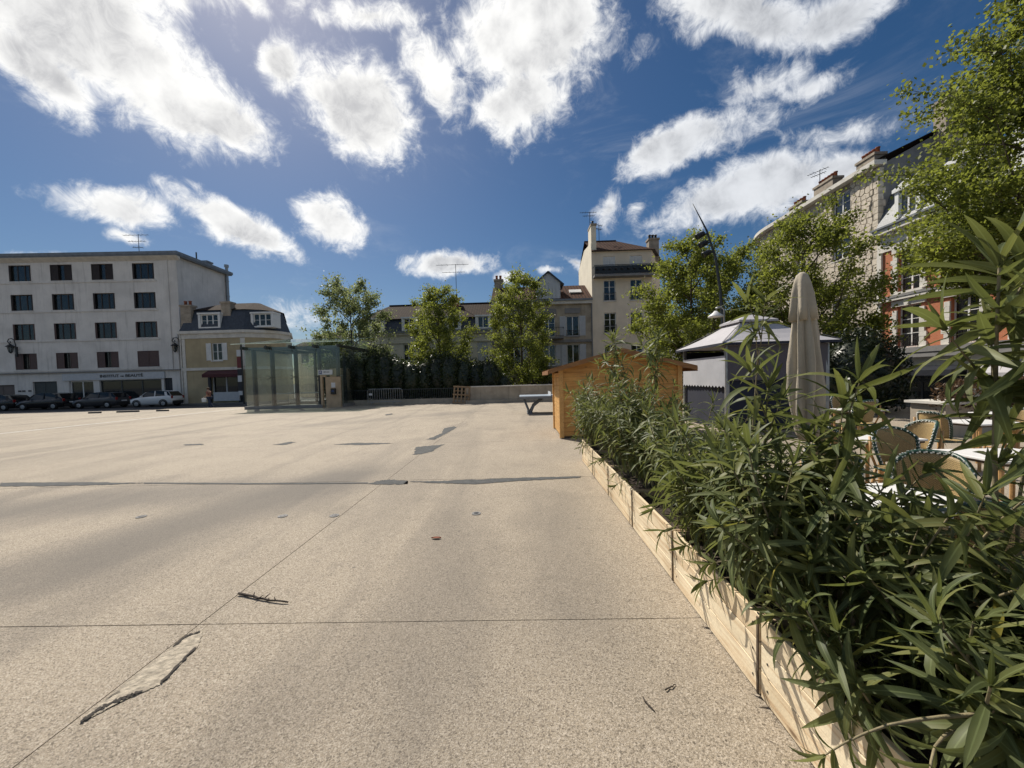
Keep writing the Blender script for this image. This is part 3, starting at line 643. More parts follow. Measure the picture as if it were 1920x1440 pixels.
for y0, y1, mname in ((656, 668, 'sign_white'), (669, 690, 'sign_red'), (692, 703, 'shop_dark'), (704, 716, 'sign_white'), (717, 732, 'shop_dark'), (733, 741, 'sign_white')):
    MB().box(xx - .05, xx + .34, 36.95, 37.02, q(y1), q(y0)).build('sign_panel', mname, t)
MB().box(xx + .36, xx + .46, 36.95, 37.05, -.2, q(645)).build('sign_post', 'black_metal', t)
# houses far behind the corner
def far_house(name, label, px0, px1, pyr, Y, zb, m, rm):
    x0, x1 = at(px0, pyr, Y).x, at(px1, pyr, Y).x; zr = at((px0 + px1) / 2, pyr, Y).z
    t = thing(name, label, 'house', ((x0 + x1) / 2, Y, zb)); w = (x1 - x0) / 2; ze = zr - zb - 2.2
    MB().box(-w, w, 0, 8, 0, ze).build('wall', m, t)
    r = MB(); o = .3; r.add([(-w - o, -o, ze), (w + o, -o, ze), (w + o, 8 + o, ze), (-w - o, 8 + o, ze), (-w + 2.0, 4, ze + 2.2), (w - 2.0, 4, ze + 2.2)], [(0, 1, 5, 4), (1, 2, 5), (2, 3, 4, 5), (3, 0, 4), (0, 3, 2, 1)]); r.build('roof', rm, t)
    for i in range(3):
        x = -w + (i + .5) * 2 * w / 3; f = MB().box(x - .6, x + .6, -.05, -.002, ze - 2.4, ze - .7).build('window', 'white_paint', t); MB().box(x - .5, x + .5, -.07, -.052, ze - 2.3, ze - .8).build('pane', 'car_glass', f)
    chimney(t, w * .4, 4, ze + 1.2, ze + 3.0, .9, .6, 2)
far_house('distant_house', 'distant house with brown tiled roof showing behind the young tree and glass pavilion', 556, 640, 617, 52, -.3, 'stucco_cream', 'tile_dark')
# ------------------------------------------------------------------ long pale house, stone house, tall house
def pale_house():
    b = thing('pale_house', 'long pale rendered house with brown tiles, slate mansard and white dormers behind hedge', 'house', (-15.5, 38, -.7), 0, local=False)
    x0, x1, E, Mz, RZ = -15.8, -2.62, 6.3, 7.75, 9.75
    wins = [(at(766, 660, 38).x, 3.55, 5.2), (at(905, 660, 38).x, 3.4, 5.2), (at(835, 660, 38).x, 3.45, 5.2), (at(700, 660, 38).x, 3.5, 5.2)]
    holes = [(x - .5, x + .5, a, c) for x, a, c in wins]
    m = wall(MB(), x0, x1, -.8, E, holes, 38, .2); m.poly((x0, 38, -.8), (x0, 46, -.8), (x0, 46, E), (x0, 38, E)); m.build('wall', 'stucco_cream', b)
    MB().poly((x0 + .1, 38.6, 0), (x1, 38.6, 0), (x1, 38.6, E), (x0 + .1, 38.6, E)).build('interior', 'interior', b)
    MB().box(x0 - .1, x1 - .01, 37.75, 37.999, E - .2, E).build('cornice', 'trim_stone', b); MB().box(x0, x1 - .01, 37.9, 37.998, E - 1.0, E - .9).build('string_course', 'stucco_cream', b)
    MB().box(x0, x1 - .01, 37.6, 37.76, E - .02, E + .13).build('gutter', 'zinc', b)
    r = MB(); r.poly((x0, 37.9, E + .02), (x1, 37.9, E + .02), (x1, 38.5, Mz), (x0, 38.5, Mz)); r.poly((x0, 37.9, E + .02), (x0, 38.5, Mz), (x0, 45.5, Mz), (x0, 46, E)); r.build('mansard', 'slate', b)
    r = MB(); hip = 1.9; r.poly((x0 - .15, 38.2, Mz), (x1, 38.2, Mz), (x1, 42, RZ), (x0 + hip, 42, RZ)); r.poly((x0 - .15, 38.2, Mz), (x0 + hip, 42, RZ), (x0 - .15, 46, Mz)); r.poly((x0 - .15, 46, Mz), (x0 + hip, 42, RZ), (x1, 42, RZ), (x1, 46, Mz)); r.build('roof', 'tile_dark', b)
    for px in (706, 768, 850, 906):
        x = at(px, 605, 38).x; d = MB(); d.box(x - .75, x - .52, 37.85, 38.9, E + .2, E + 1.4); d.box(x + .52, x + .75, 37.85, 38.9, E + .2, E + 1.4); d.box(x - .82, x + .82, 37.8, 38.9, E + 1.4, E + 1.55); d.box(x - .52, x + .52, 37.86, 38.5, E + .2, E + .3)
        dd = d.build('dormer', 'white_paint', b); window(dd, x - .52, x + .52, E + .3, E + 1.4, 37.85, 2, 1, 'white_paint', .1, .07); MB().box(x - .5, x + .5, 38.15, 38.17, E + .3, E + 1.4).build('dormer_back', 'curtain', dd)
    for i, (x, a, c) in enumerate(wins): window(b, x - .5, x + .5, a, c, 38, 2, 2, 'white_paint', .12, .07, 'trim_stone', 'closed' if i == 1 else None, 'shutter_grey', False, .3)
    cx = at(853, 560, 42).x; chimney(b, cx, 41.5, 8.8, at(853, 560, 41.5).z, 1.0, .6, 2, 'terracotta', 'black_metal'); antenna(b, cx + .25, 41.6, 10.3, 3.6, 3.4, 2)
    r = MB(); r.beam((x0 + hip, 42, RZ + .03), (x1, 42, RZ + .03), .22, .12); r.build('ridge', 'tile_dark', b)
pale_house()
def stone_house():
    b = thing('stone_house', 'weathered grey stone house with red tiled roof, pale gabled dormer and grey shutters', 'house', (2.3, 38, -.9), 0, local=False)
    x0, x1, E, RZ = -2.6, 7.2, 8.95, 11.35; W = []
    for px in (963, 1029, 1074):
        x = at(px, 620, 38).x
        for z0, z1 in ((5.55, 7.5), (2.7, 4.75)): W.append((x - .62, x + .62, z0, z1))
    shop = (0.0, 5.6, -.7, 1.75)
    m = wall(MB(), x0, x1, -.9, E, W + [shop], 38, .22); m.poly((x0, 38, 0), (x0, 46, 0), (x0, 46, E), (x0, 38, E)); m.build('wall', 'stone_grey', b); MB().poly((x0, 38.7, -.9), (x1, 38.7, -.9), (x1, 38.7, E), (x0, 38.7, E)).build('interior', 'interior', b)
    MB().box(x0 + .01, x1 - .01, 37.7, 37.999, E - .3, E).build('cornice', 'trim_stone', b); MB().box(x0 + .01, x1 - .01, 37.85, 37.998, 4.95, 5.2).build('string_course', 'trim_grey', b)
    MB().box(x0 + .01, x1 - .01, 37.56, 37.71, E - .02, E + .14).build('gutter', 'zinc', b)
    for i in range(3):
        x = W[i * 2][0] + .62; MB().box(x - .75, x + .75, 37.93, 37.998, 7.75, 8.25).build('lintel_panel', 'trim_grey', b)
    r = MB(); r.poly((x0, 37.6, E + .12), (x1, 37.6, E + .12), (x1, 42, RZ), (x0, 42, RZ)); r.poly((x0, 46, E), (x0, 42, RZ), (x1, 42, RZ), (x1, 46, E)); r.poly((x0, 37.6, E + .12), (x0, 42, RZ), (x0, 46, E)); r.build('roof', 'tile_red', b)
    x = at(1028, 540, 38).x; d = MB(); d.box(x - 1.15, x + 1.15, 37.9, 41, E + .1, E + 1.75); d.prism([(x - 1.2, E + 1.75), (x + 1.2, E + 1.75), (x, E + 2.75)], 1, 37.9, 41); dd = d.build('dormer', 'shutter_grey', b)
    r = MB(); r.beam((x - 1.5, 38.9, E + 1.55), (x, 38.9, E + 2.85), 2.4, .12, (0, 0, 1)); r.beam((x + 1.5, 38.9, E + 1.55), (x, 38.9, E + 2.85), 2.4, .12, (0, 0, 1)); r.build('dormer_roof', 'slate', dd)
    k = MB()
    for i in range(6): k.box(x - 1.0 + i * .35, x - .72 + i * .35, 37.86, 37.898, E + .25, E + 1.7)
    k.build('dormer_board', 'shutter_grey', dd)
    p = at(1079, 551, 39.2); MB().beam((p.x - .6, 39.4, 10.18), (p.x + .6, 39.4, 10.18), .7, .1, (0, -.55, .83)).build('skylight', 'white_paint', b)
    for i, (a, c, z0, z1) in enumerate(W): window(b, a, c, z0, z1, 38, 2, 1 if i != 2 else 3, 'white_paint', .14, .07, 'trim_grey', 'open' if i != 2 else None, 'shutter_grey', .55 if i in (4,) else False, .0)
    # small balcony on the middle window
    xa, xb = W[2][0] - .75, W[2][1] + .75; bl = MB().box(xa, xb, 37.2, 37.998, 5.3, 5.46).build('balcony', 'trim_grey', b); rl = MB()
    for z in (5.55, 6.35): rl.box(xa, xb, 37.22, 37.26, z - .02, z + .02)
    for i in range(17): u = xa + (xb - xa) * i / 16; rl.box(u - .012, u + .012, 37.23, 37.25, 5.46, 6.35)
    for xs_ in (xa, xb): rl.box(xs_ - .02, xs_ + .02, 37.22, 38, 6.33, 6.37)
    rl.build('railing', 'black_metal', bl)
    s = MB(); s.box(-.2, 5.8, 37.75, 37.997, 1.76, 2.5); sf = s.build('shopfront', 'shop_dark', b); text('MAISONS DE', 'letters_gold', sf, (1.45, 37.74, 2.02), 0, .28, width=2.3)
    window(b, 0.0, 5.6, -.7, 1.75, 38, 4, 1, 'shop_dark', .15, .1, name='shop_window')
    MB().lathe([(.38, 0), (.48, .4), (.48, .7), (.38, 1.1)], (.6, 37.3, -.68), 14).build('display_barrel', 'pallet_wood', b, True)
    chimney(b, x0 + .6, 42, 10.8, 12.2, .9, .6, 2)
stone_house()
def tall_house():
    b = thing('tall_house', 'tall pinkish rendered house with cream gable wall, iron balcony and hipped tile roof', 'house', (10, 38, -1.0), 0, local=False)
    x0, x1, E, RZ = 7.22, 13.0, 13.6, 15.9; xb, yb = 15.4, 42.5; W = []; cx = (8.92, 11.48)
    for x in cx:
        for z0, z1 in ((11.2, 13.1), (8.85, 10.85), (5.75, 7.7), (2.6, 4.6)): W.append((x - .58, x + .58, z0, z1))
    m = wall(MB(), x0, x1, -1, E, W, 38, .2); m.poly((x1, 38, -1), (xb, yb, -1), (xb, yb, E), (x1, 38, E)); m.build('wall', 'stucco_pink', b)
    MB().poly((x0 + .1, 38.6, -1), (x1, 38.6, -1), (x1, 38.6, E), (x0 + .1, 38.6, E)).build('interior', 'interior', b)
    g = MB(); g.add([(x0, 38, -1), (x0, 46, -1), (x0, 46, E + .3), (x0, 42, E + 1.4), (x0, 38.2, E + .9), (x0, 38, E)], [(0, 1, 2, 3, 4, 5)]); g.build('gable_wall', 'gable_cream', b)
    MB().poly((x0, 46, -1), (xb, 46, -1), (xb, 46, E), (x0, 46, E)).build('rear_wall', 'stucco_pink', b); MB().poly((xb, yb, -1), (xb, 46, -1), (xb, 46, E), (xb, yb, E)).build('side_wall', 'stucco_pink', b)
    r = MB(); o = .3; xr0, xr1 = x0 + .02, 10.6; r.poly((x0, 38 - o, E), (x1 + o * .5, 38 - o, E), (xr1, 42, RZ), (xr0, 42, RZ)); r.poly((x1 + o * .5, 38 - o, E), (xb + o, yb, E), (xb + o, 46 + o, E), (xr1, 42, RZ)); r.poly((xb + o, 46 + o, E), (x0, 46 + o, E), (xr0, 42, RZ), (xr1, 42, RZ)); r.build('roof', 'tile_red', b)
    MB().poly((x0, 37.65, E - .02), (x1 + .2, 37.65, E - .02), (xb + .4, yb, E - .02), (xb, 46, E - .02), (x0, 46, E - .02)).build('soffit', 'dark_wood', b)
    MB().beam((xr0, 42, RZ), (xr1, 42, RZ), .25, .14).build('ridge', 'tile_red', b)
    for i, (a, c, z0, z1) in enumerate(W):
        top = i % 4 == 0; window(b, a, c, z0, z1, 38, 2, 1 if top else 3, 'white_paint', .13, .07, None if top else 'trim_stone', 'closed' if top else None, 'white_paint', False if top else .75, 0 if top else .2)
    bl = MB().box(x0 + .1, x1 + .2, 37.1, 37.998, 11.0, 11.18).build('balcony', 'trim_grey', b); rl = MB()
    for z in (11.3, 12.05): rl.box(x0 + .12, x1 + .18, 37.12, 37.16, z - .025, z + .025)
    n = 60
    for i in range(n + 1): u = x0 + .12 + (x1 - x0 + .06) * i / n; rl.box(u - .014, u + .014, 37.13, 37.15, 11.18, 12.05)
    for xs_ in (x0 + .14, x1 + .16): rl.box(xs_ - .02, xs_ + .02, 37.12, 38, 12.03, 12.07)
    for i in range(10): u = x0 + .4 + i * .58; rl.lathe([(.05, 0), (.14, .1), (.14, .14), (.05, .26)], (u, 37.14, 11.55), 6)
    rl.build('railing', 'black_metal', bl); MB().box(x0 + .16, x1 + .14, 37.17, 37.19, 11.25, 11.98).build('balcony_screen', 'grey_metal', bl)
    MB().box(x0 + .02, x0 + .5, 38.05, 39.6, E - .5, 16.1).build('chimney', 'gable_cream', b); c = MB().box(x0 - .02, x0 + .56, 38.0, 39.65, 16.1, 16.3); c.build('chimney_cap', 'chimney_stone', b)
    for k in range(2): MB().lathe([(.12, 0), (.1, .3), (.14, .34), (.1, .4)], (x0 + .26, 38.5 + .7 * k, 16.3), 8).build('chimney_pot', 'black_metal', b)
    antenna(b, x0 + .1, 39.0, 16.3, 1.5, 1.6, 2); antenna(b, x0 + 1.4, 41, 15.4, 1.9, 1.2, 2, .6)
    p = at(1219, 455, 40); chimney(b, p.x + .35, 40.3, E - .5, at(1219, 447, 40).z, 1.0, .8, 3, 'chimney_stone', 'black_metal')
    MB().tube([(x0 - .08, 37.9, -.8), (x0 - .08, 37.9, 9)], .06, 6).build('drain_pipe', 'zinc', b)
tall_house()
# ------------------------------------------------------------------ buildings along the lower street on the east side
def rubble_extra(t, b, pos, c):
    v = t.new('ShaderNodeTexVoronoi', feature='DISTANCE_TO_EDGE'); t.put(v.inputs['Vector'], pos); v.inputs['Scale'].default_value = 2.7
    return t.mix(t.step(v.outputs['Distance'], .02, .06, .7, 0), c, (.16, .14, .12))
mat('rubble_far', (.50, .44, .36), .95, .2, 4, .5, 14, extra=rubble_extra)
def clip(poly, p, n):           # keep the side of the line through p with normal n where (q-p).n < 0
    out = []
    for i in range(len(poly)):
        a, b = poly[i], poly[(i + 1) % len(poly)]; da = (a - p).dot(n); db = (b - p).dot(n)
        if da <= 0: out.append(a)
        if da * db < 0: out.append(a + (b - a) * (da / (da - db)))
    return out
def rubble_building():
    b = thing('rubble_stone_building', 'tall apartment building of pale crazy-laid stone with curved corner behind trees', 'building', (25, 27.6, -1.5), -PI / 2)
    H = 17.0; L = -11.5; Wn = []
    for x in (-3.1, -7.6):
        for z in (15.0, 11.6, 7.0, 4.6): Wn.append((x - .8, x + .8, z, z + 1.65))
    SPL = -5.9
    m = wall(MB(), L, SPL, 0, H, [h for h in Wn if h[1] < SPL], 0, .25); n = 12; Rr = 6.0
    for i in range(n):
        a0, a1 = PI / 2 * i / n, PI / 2 * (i + 1) / n; f = lambda a: (L - Rr * math.sin(a), Rr - Rr * math.cos(a))
        (xa, ya), (xb, yb) = f(a0), f(a1); m.poly((xa, ya, 0), (xa, ya, H), (xb, yb, H), (xb, yb, 0))
    m.build('wall', 'rubble_far', b)
    wall(MB(), -4.95, 0, 8.95, H, [h for h in Wn if h[1] > SPL and h[2] > 9], 0, .25).build('wall', 'mortar', b); wall(MB(), -4.95, 0, 0, 8.95, [(-3.9, -2.3, 4.6, 6.25), (-3.9, -2.3, 7.0, 8.65)], 0, .25).build('wall', 'rubble_far', b); wall(MB(), SPL, -4.95, 0, H).build('wall', 'rubble_far', b)
    MB().poly((L, .9, 0), (-.1, .9, 0), (-.1, .9, H), (L, .9, H)).build('interior', 'interior', b)
    MB().add([(0, 0, 0), (0, 9, 0), (0, 9, 17.5), (0, 5, 19.6), (0, 0, H)], [(0, 1, 2, 3, 4)]).build('gable_wall', 'trim_grey', b)
    # individually laid stones on the nearer bay
    rnd = random.Random(21); pts = []; cw, ch = .44, .37; Z0 = 9.0; X0 = -4.9; nx, nz = int((-X0) / cw), int((H - Z0) / ch)
    for i in range(-1, nx + 2):
        for j in range(-1, nz + 2): pts.append(Vector((X0 + (i + .5) * cw + rnd.uniform(-.19, .19), Z0 + (j + .5) * ch + rnd.uniform(-.16, .16))))
    holes = [h for h in Wn if h[1] > SPL]; kept = []
    for p in pts:
        if not (X0 < p.x < -.42 and Z0 < p.y < H - .1): continue
        if any(h[0] - .1 < p.x < h[1] + .1 and h[2] - .1 < p.y < h[3] + .1 for h in holes): continue
        poly = [p + Vector(q) for q in ((-.7, -.7), (.7, -.7), (.7, .7), (-.7, .7))]
        for q in pts:
            if q is not p and (q - p).length < 1.5: poly = clip(poly, (p + q) / 2, (q - p).normalized())
        for h in holes:
            if abs(p.x - (h[0] + h[1]) / 2) - .8 > abs(p.y - (h[2] + h[3]) / 2) - .825:
                poly = clip(poly, Vector((h[0] if p.x < h[0] else h[1], 0)), Vector((1 if p.x < h[0] else -1, 0))) if (p.x < h[0] or p.x > h[1]) else poly
            else: poly = clip(poly, Vector((0, h[2] if p.y < h[2] else h[3])), Vector((0, 1 if p.y < h[2] else -1)))
        poly = clip(poly, Vector((-.42, 0)), Vector((1, 0)))
        if len(poly) < 3: continue
        kept.append((p, poly))
    kept.sort(key=lambda k: -k[0].y)
    for p, poly in kept[:296]:
        c = sum(poly, Vector((0, 0))) / len(poly); d = rnd.uniform(.03, .075); k = len(poly)
        sh = [c + (q - c) * .94 for q in poly]; ins = [c + (q - c) * .84 for q in poly]
        vs = [(q.x, -.001, q.y) for q in sh] + [(q.x, -d, q.y) for q in ins]
        MB().add(vs, [tuple(range(k, 2 * k))] + [(i, (i + 1) % k, k + (i + 1) % k, k + i) for i in range(k)]).build('stone', 'rubble', b)
    rest = MB()
    for p, poly in kept[296:]:
        c = sum(poly, Vector((0, 0))) / len(poly); k = len(poly); sh = [c + (q - c) * .91 for q in poly]; ins = [c + (q - c) * .74 for q in poly]
        rest.add([(q.x, -.001, q.y) for q in sh] + [(q.x, -.05, q.y) for q in ins], [tuple(range(k, 2 * k))] + [(i, (i + 1) % k, k + (i + 1) % k, k + i) for i in range(k)])
    if rest.v: rest.build('stone', 'rubble', b)['kind'] = 'stuff'
    for k in range(38):
        z = .2 + k * .44; q = MB().box(-.40 if k % 2 else -.30, .03, -.06, .3 if k % 2 else .45, z, z + .42); q.build('quoin', 'rubble', b, bevel=.02)
    for i, (x0, x1, z0, z1) in enumerate(Wn): window(b, x0, x1, z0, z1, 0, 2, 2, 'white_paint', .16, .08, 'trim_stone', None, curtain=.2)
    e = MB(); e.box(L, .25, -.55, .3, H, H + .3)
    for i in range(n):
        a0, a1 = PI / 2 * i / n, PI / 2 * (i + 1) / n; g = lambda a, r, z: (L - r * math.sin(a), Rr - r * math.cos(a), z)
        q = [g(a0, Rr + .55, H), g(a1, Rr + .55, H), g(a1, Rr - .3, H), g(a0, Rr - .3, H)]; q2 = [(x, y, H + .3) for x, y, z in q]; e.add(q + q2, [(0, 1, 2, 3), (4, 7, 6, 5), (0, 4, 5, 1), (2, 6, 7, 3)])
    e.build('cornice', 'trim_stone', b)
    r = MB(); r.poly((L, -.4, H + .32), (.3, -.4, H + .32), (.3, 5, 19.8), (L, 5, 19.8)); r.poly((.3, 5, 19.8), (.3, 9.2, 17.6), (L, 9.2, 17.6), (L, 5, 19.8))
    for i in range(n):
        a0, a1 = PI / 2 * i / n, PI / 2 * (i + 1) / n; f = lambda a, r_, z: (L - r_ * math.sin(a), Rr - r_ * math.cos(a), z)
        r.poly(f(a0, Rr + .4, H + .32), f(a1, Rr + .4, H + .32), (L - 1 * math.sin(a1), Rr - 1 * math.cos(a1), 19.8), (L - 1 * math.sin(a0), Rr - 1 * math.cos(a0), 19.8))
    r.build('roof', 'tile_dark', b)
    chimney(b, -2.0, 1.2, H, 18.6, 1.5, .8, 5); chimney(b, -5.7, 1.0, H, 18.7, 2.0, .8, 6); chimney(b, -8.9, 1.0, H, 18.3, 1.6, .8, 4)
    chimney(b, .35, 4.4, 17.5, 21.0, .8, 1.5, 4, 'chimney_stone', 'terracotta', 1); antenna(b, -6.3, .8, 18.7, 1.3, 1.5, 2, .5); antenna(b, .6, 6.0, 20, 2.6, 1.2, 2, 1.2)
rubble_building()
def brick_building():
    b = thing('brick_building', 'red brick building with white stone quoins, slate mansard and dark shop awning', 'building', (25, 27.58, -1.5), -PI / 2)
    L = 17.0; E = 12.45; cx = [2.15 + 3.15 * i for i in range(5)]; W = 1.45; H1 = [(x - W / 2, x + W / 2, 4.42, 7.15) for x in cx]; H2 = [(x - W / 2, x + W / 2, 8.05, 10.65) for x in cx]
    wall(MB(), 0, L, 4.3, 11.3, H1 + H2, 0, .3).build('brick_wall', 'brick', b)
    MB().poly((0, 1.0, 0), (L, 1.0, 0), (L, 1.0, E), (0, 1.0, E)).build('interior', 'interior', b); MB().poly((L, 0, 0), (L, 9, 0), (L, 9, E), (L, 0, E)).build('side_wall', 'stucco_cream', b)
    shop = [(1.4, 5.45, .2, 3.1), (7.4, 11.5, .2, 3.1), (12.6, 15.6, .2, 3.1)]
    wall(MB(), 0, L, 0, 4.3, shop, -.02, .4).build('ground_floor', 'trim_stone', b)
    MB().box(-.0, L, -.45, -.021, 3.75, 4.05).build('cornice', 'trim_grey', b); MB().box(0, L, -.5, -.001, 4.052, 4.38).build('string_course', 'trim_grey', b)
    MB().box(0, L, -.32, -.002, 7.55, 7.72).build('ledge', 'trim_stone', b); MB().box(0, L, -.36, -.002, 7.722, 7.86).build('ledge_top', 'trim_grey', b)
    MB().box(0, L, -.08, -.002, 10.95, 11.9).build('frieze', 'trim_stone', b); MB().box(-.1, L, -.5, -.003, 12.1, E).build('cornice', 'trim_stone', b); MB().box(0, L, -.12, -.0025, 11.9, 12.1).build('frieze_top', 'trim_stone', b)
    md = MB().box(-.11, .11, -.42, -.121, 11.92, 12.09).mesh('modillion', 'trim_stone')
    for i in range(int(L / .8)): inst('modillion', md, b, Matrix.Translation((.35 + i * .8, 0, 0)))
    MB().box(.02, .34, -.13, -.002, 4.4, 10.95).build('pilaster', 'trim_stone', b)
    qa = MB().box(0, .44, -.10, -.002, 0, .30).mesh('quoin', 'trim_stone'); qb = MB().box(0, .30, -.09, -.002, 0, .30).mesh('quoin', 'trim_stone'); qc = MB().box(-.44, 0, -.10, -.002, 0, .30).mesh('quoin', 'trim_stone'); qd = MB().box(-.30, 0, -.09, -.002, 0, .30).mesh('quoin', 'trim_stone')
    for hs in (H1, H2):
        for x0, x1, z0, z1 in hs:
            n = int((z1 - z0) / .31)
            for k in range(n): inst('quoin', (qc, qd)[k % 2], b, Matrix.Translation((x0, 0, z0 + k * .31))); inst('quoin', (qa, qb)[k % 2], b, Matrix.Translation((x1, 0, z0 + k * .31)))
            MB().box(x0 - .35, x1 + .35, -.12, -.003, z1 - .02, z1 + .34).build('lintel', 'trim_stone', b); MB().box(x0 - .3, x1 + .3, -.2, -.003, z0 - .14, z0 - .004).build('sill', 'trim_stone', b)
            kx = (x0 + x1) / 2; MB().prism([(kx - .12, z1 - .05), (kx + .12, z1 - .05), (kx + .18, z1 + .42), (kx - .18, z1 + .42)], 1, -.2, -.121).build('keystone', 'trim_stone', b)
            window(b, x0, x1, z0, z1, 0, 2, 3, 'white_paint', .22, .08, None, None, rail=.8 if hs is H1 else False, curtain=.3)
    for i in range(5): MB().prism([(0, 11.2), (.12, 11.7), (-.12, 11.7)], 1, -.16, -.081).build('ornament', 'trim_stone', b).location = (cx[i], 0, 0)
    r = MB(); r.poly((.0, -.28, E), (L, -.28, E), (L, .75, 14.95), (.0, .75, 14.95)); r.build('mansard', 'slate_rows', b); r = MB(); r.poly((0, .7, 14.96), (L, .7, 14.96), (L, 5, 16), (0, 5, 16)); r.build('roof', 'zinc', b)
    MB().box(0, L, -.62, -.45, E - .02, E + .1).build('gutter', 'zinc', b)
    for x in cx:
        d = MB(); z0, z1 = E + .35, 14.5; d.box(x - .8, x - .55, -.22, 1.0, z0, z1); d.box(x + .55, x + .8, -.22, 1.0, z0, z1); d.box(x - .9, x + .9, -.32, 1.2, z1, z1 + .22); d.prism([(x - .9, z1 + .22), (x + .9, z1 + .22), (x, z1 + .55)], 1, -.3, 1.2); dd = d.build('dormer', 'white_paint', b)
        window(dd, x - .55, x + .55, z0, z1, -.2, 2, 1, 'white_paint', .12, .09); MB().box(x - .55, x + .55, .3, .32, z0, z1).build('dormer_back', 'interior', dd)
    for x0, x1, z0, z1 in shop: window(b, x0, x1, z0, z1, 0, 3, 1, 'shop_dark', .3, .1, name='shop_window')
    a = MB(); a.prism([(-.05, 3.2), (-1.15, 2.95), (-1.15, 2.62), (-1.12, 2.62), (-.05, 3.0)], 0, 1.1, 5.7); a.build('awning', 'shop_dark', b)
    bl = MB()
    for k in range(7): bl.box(1.5, 5.35, .08, .10, 2.2 + k * .1, 2.26 + k * .1)
    bl.build('shutter_slats', 'grey_metal', b)
    p = MB(); p.box(5.9, 6.5, -.16, -.022, .0, 3.4); p.box(5.8, 6.6, -.22, -.0215, 3.4, 3.74); p.build('pilaster', 'trim_stone', b)
    MB().prism([(-.05, 3.35), (-1.2, 2.75), (-1.2, 2.5), (-.05, 2.9)], 0, 7.0, 11.8).build('awning', 'fabric_roof', b)
brick_building()
# ------------------------------------------------------------------ low wall, railing, hedge edge
t = thing('low_wall', 'low stained rendered wall in front of the street, right of the hedge'.replace(', right of the hedge', ' beside the hedge'), 'wall', (2, 25.8, 0))
m = MB(); m.box(-5.6, 13, 0, .3, 0, 1.06); m.build('wall_body', 'wall_render', t); m = MB()
for i in range(8): x = -5.62 + i * 2.33; MB().box(x, x + 2.32, -.04, .34, 1.062, 1.13).build('coping', 'trim_stone', t)
MB().box(-.9, -.55, -.03, -.002, 0, 1.06).build('pilaster', 'wall_render', t)
MB().box(-5.6, 13, -.35, -.032, 0, .2).build('footing', 'wall_render', t)
t = thing('kerb_railing', 'low concrete kerb with thin metal railing along the foot of the hedge', 'railing', (-8.5, 26.9, 0))
MB().box(-4.2, 5.3, -.12, .12, 0, .33).build('kerb', 'wall_render', t); rb = MB().box(-.012, .012, -.012, .012, .33, 1.0).mesh('bar', 'grey_metal')
for i in range(72): inst('bar', rb, t, Matrix.Translation((-4.1 + i * .13, 0, 0)))
MB().box(-4.15, 5.25, -.02, .02, 1.0, 1.04).build('rail', 'grey_metal', t)
# crowd barrier
A, B = gr(703, 758), gr(760, 757.5)
t = thing('crowd_barrier', 'grey steel crowd control barrier standing before the dark hedge', 'barrier', ((A.x + B.x) / 2, 26.1, 0))
w = (B.x - A.x) / 2; fr = MB(); fr.tube([(-w, 0, .22), (-w, 0, 1.0), (-w + .1, 0, 1.1), (w - .1, 0, 1.1), (w, 0, 1.0), (w, 0, .22), (-w, 0, .22)], .022, 6); fr.build('frame', 'galvanised', t)
bm_ = MB().tube([(0, 0, .22), (0, 0, 1.1)], .013, 5).mesh('bar', 'galvanised')
for i in range(14): inst('bar', bm_, t, Matrix.Translation((-w + (i + 1) * 2 * w / 15, 0, 0)))
for x in (-w * .75, w * .5): MB().tube([(x, -.3, .02), (x, 0, .24), (x, .3, .02)], .018, 5).build('foot', 'galvanised', t)
MB().cbox((-w + .2, -.03, .75), (.22, .01, .14)).build('label_plate', 'sign_white', t)
# pallet
p = gr(857, 760); t = thing('wooden_pallet', 'wooden pallet leaning upright against the low wall by the hedge', 'pallet', (p.x, 25.55, .0)); t.rotation_euler = (R(-12), R(4), 0)
for i in range(3): MB().cbox((-.5 + i * .5, .05, .6), (.1, .09, 1.2)).build('stringer', 'pallet_wood', t)
for i in range(2): MB().cbox((-.25 + i * .5, -.02, .6), (.09, .02, 1.2)).build('slat', 'pallet_wood', t)
for i in range(5): MB().cbox((0, -.011 - .022 * 0, .06 + i * .27), (1.16, .02, .09)).build('slat', 'pallet_wood', t).location.y = .115
for i in (0, 2, 4): MB().cbox((0, 0, .06 + i * .27), (1.16, .02, .09)).build('slat', 'pallet_wood', t).location.y = -.042
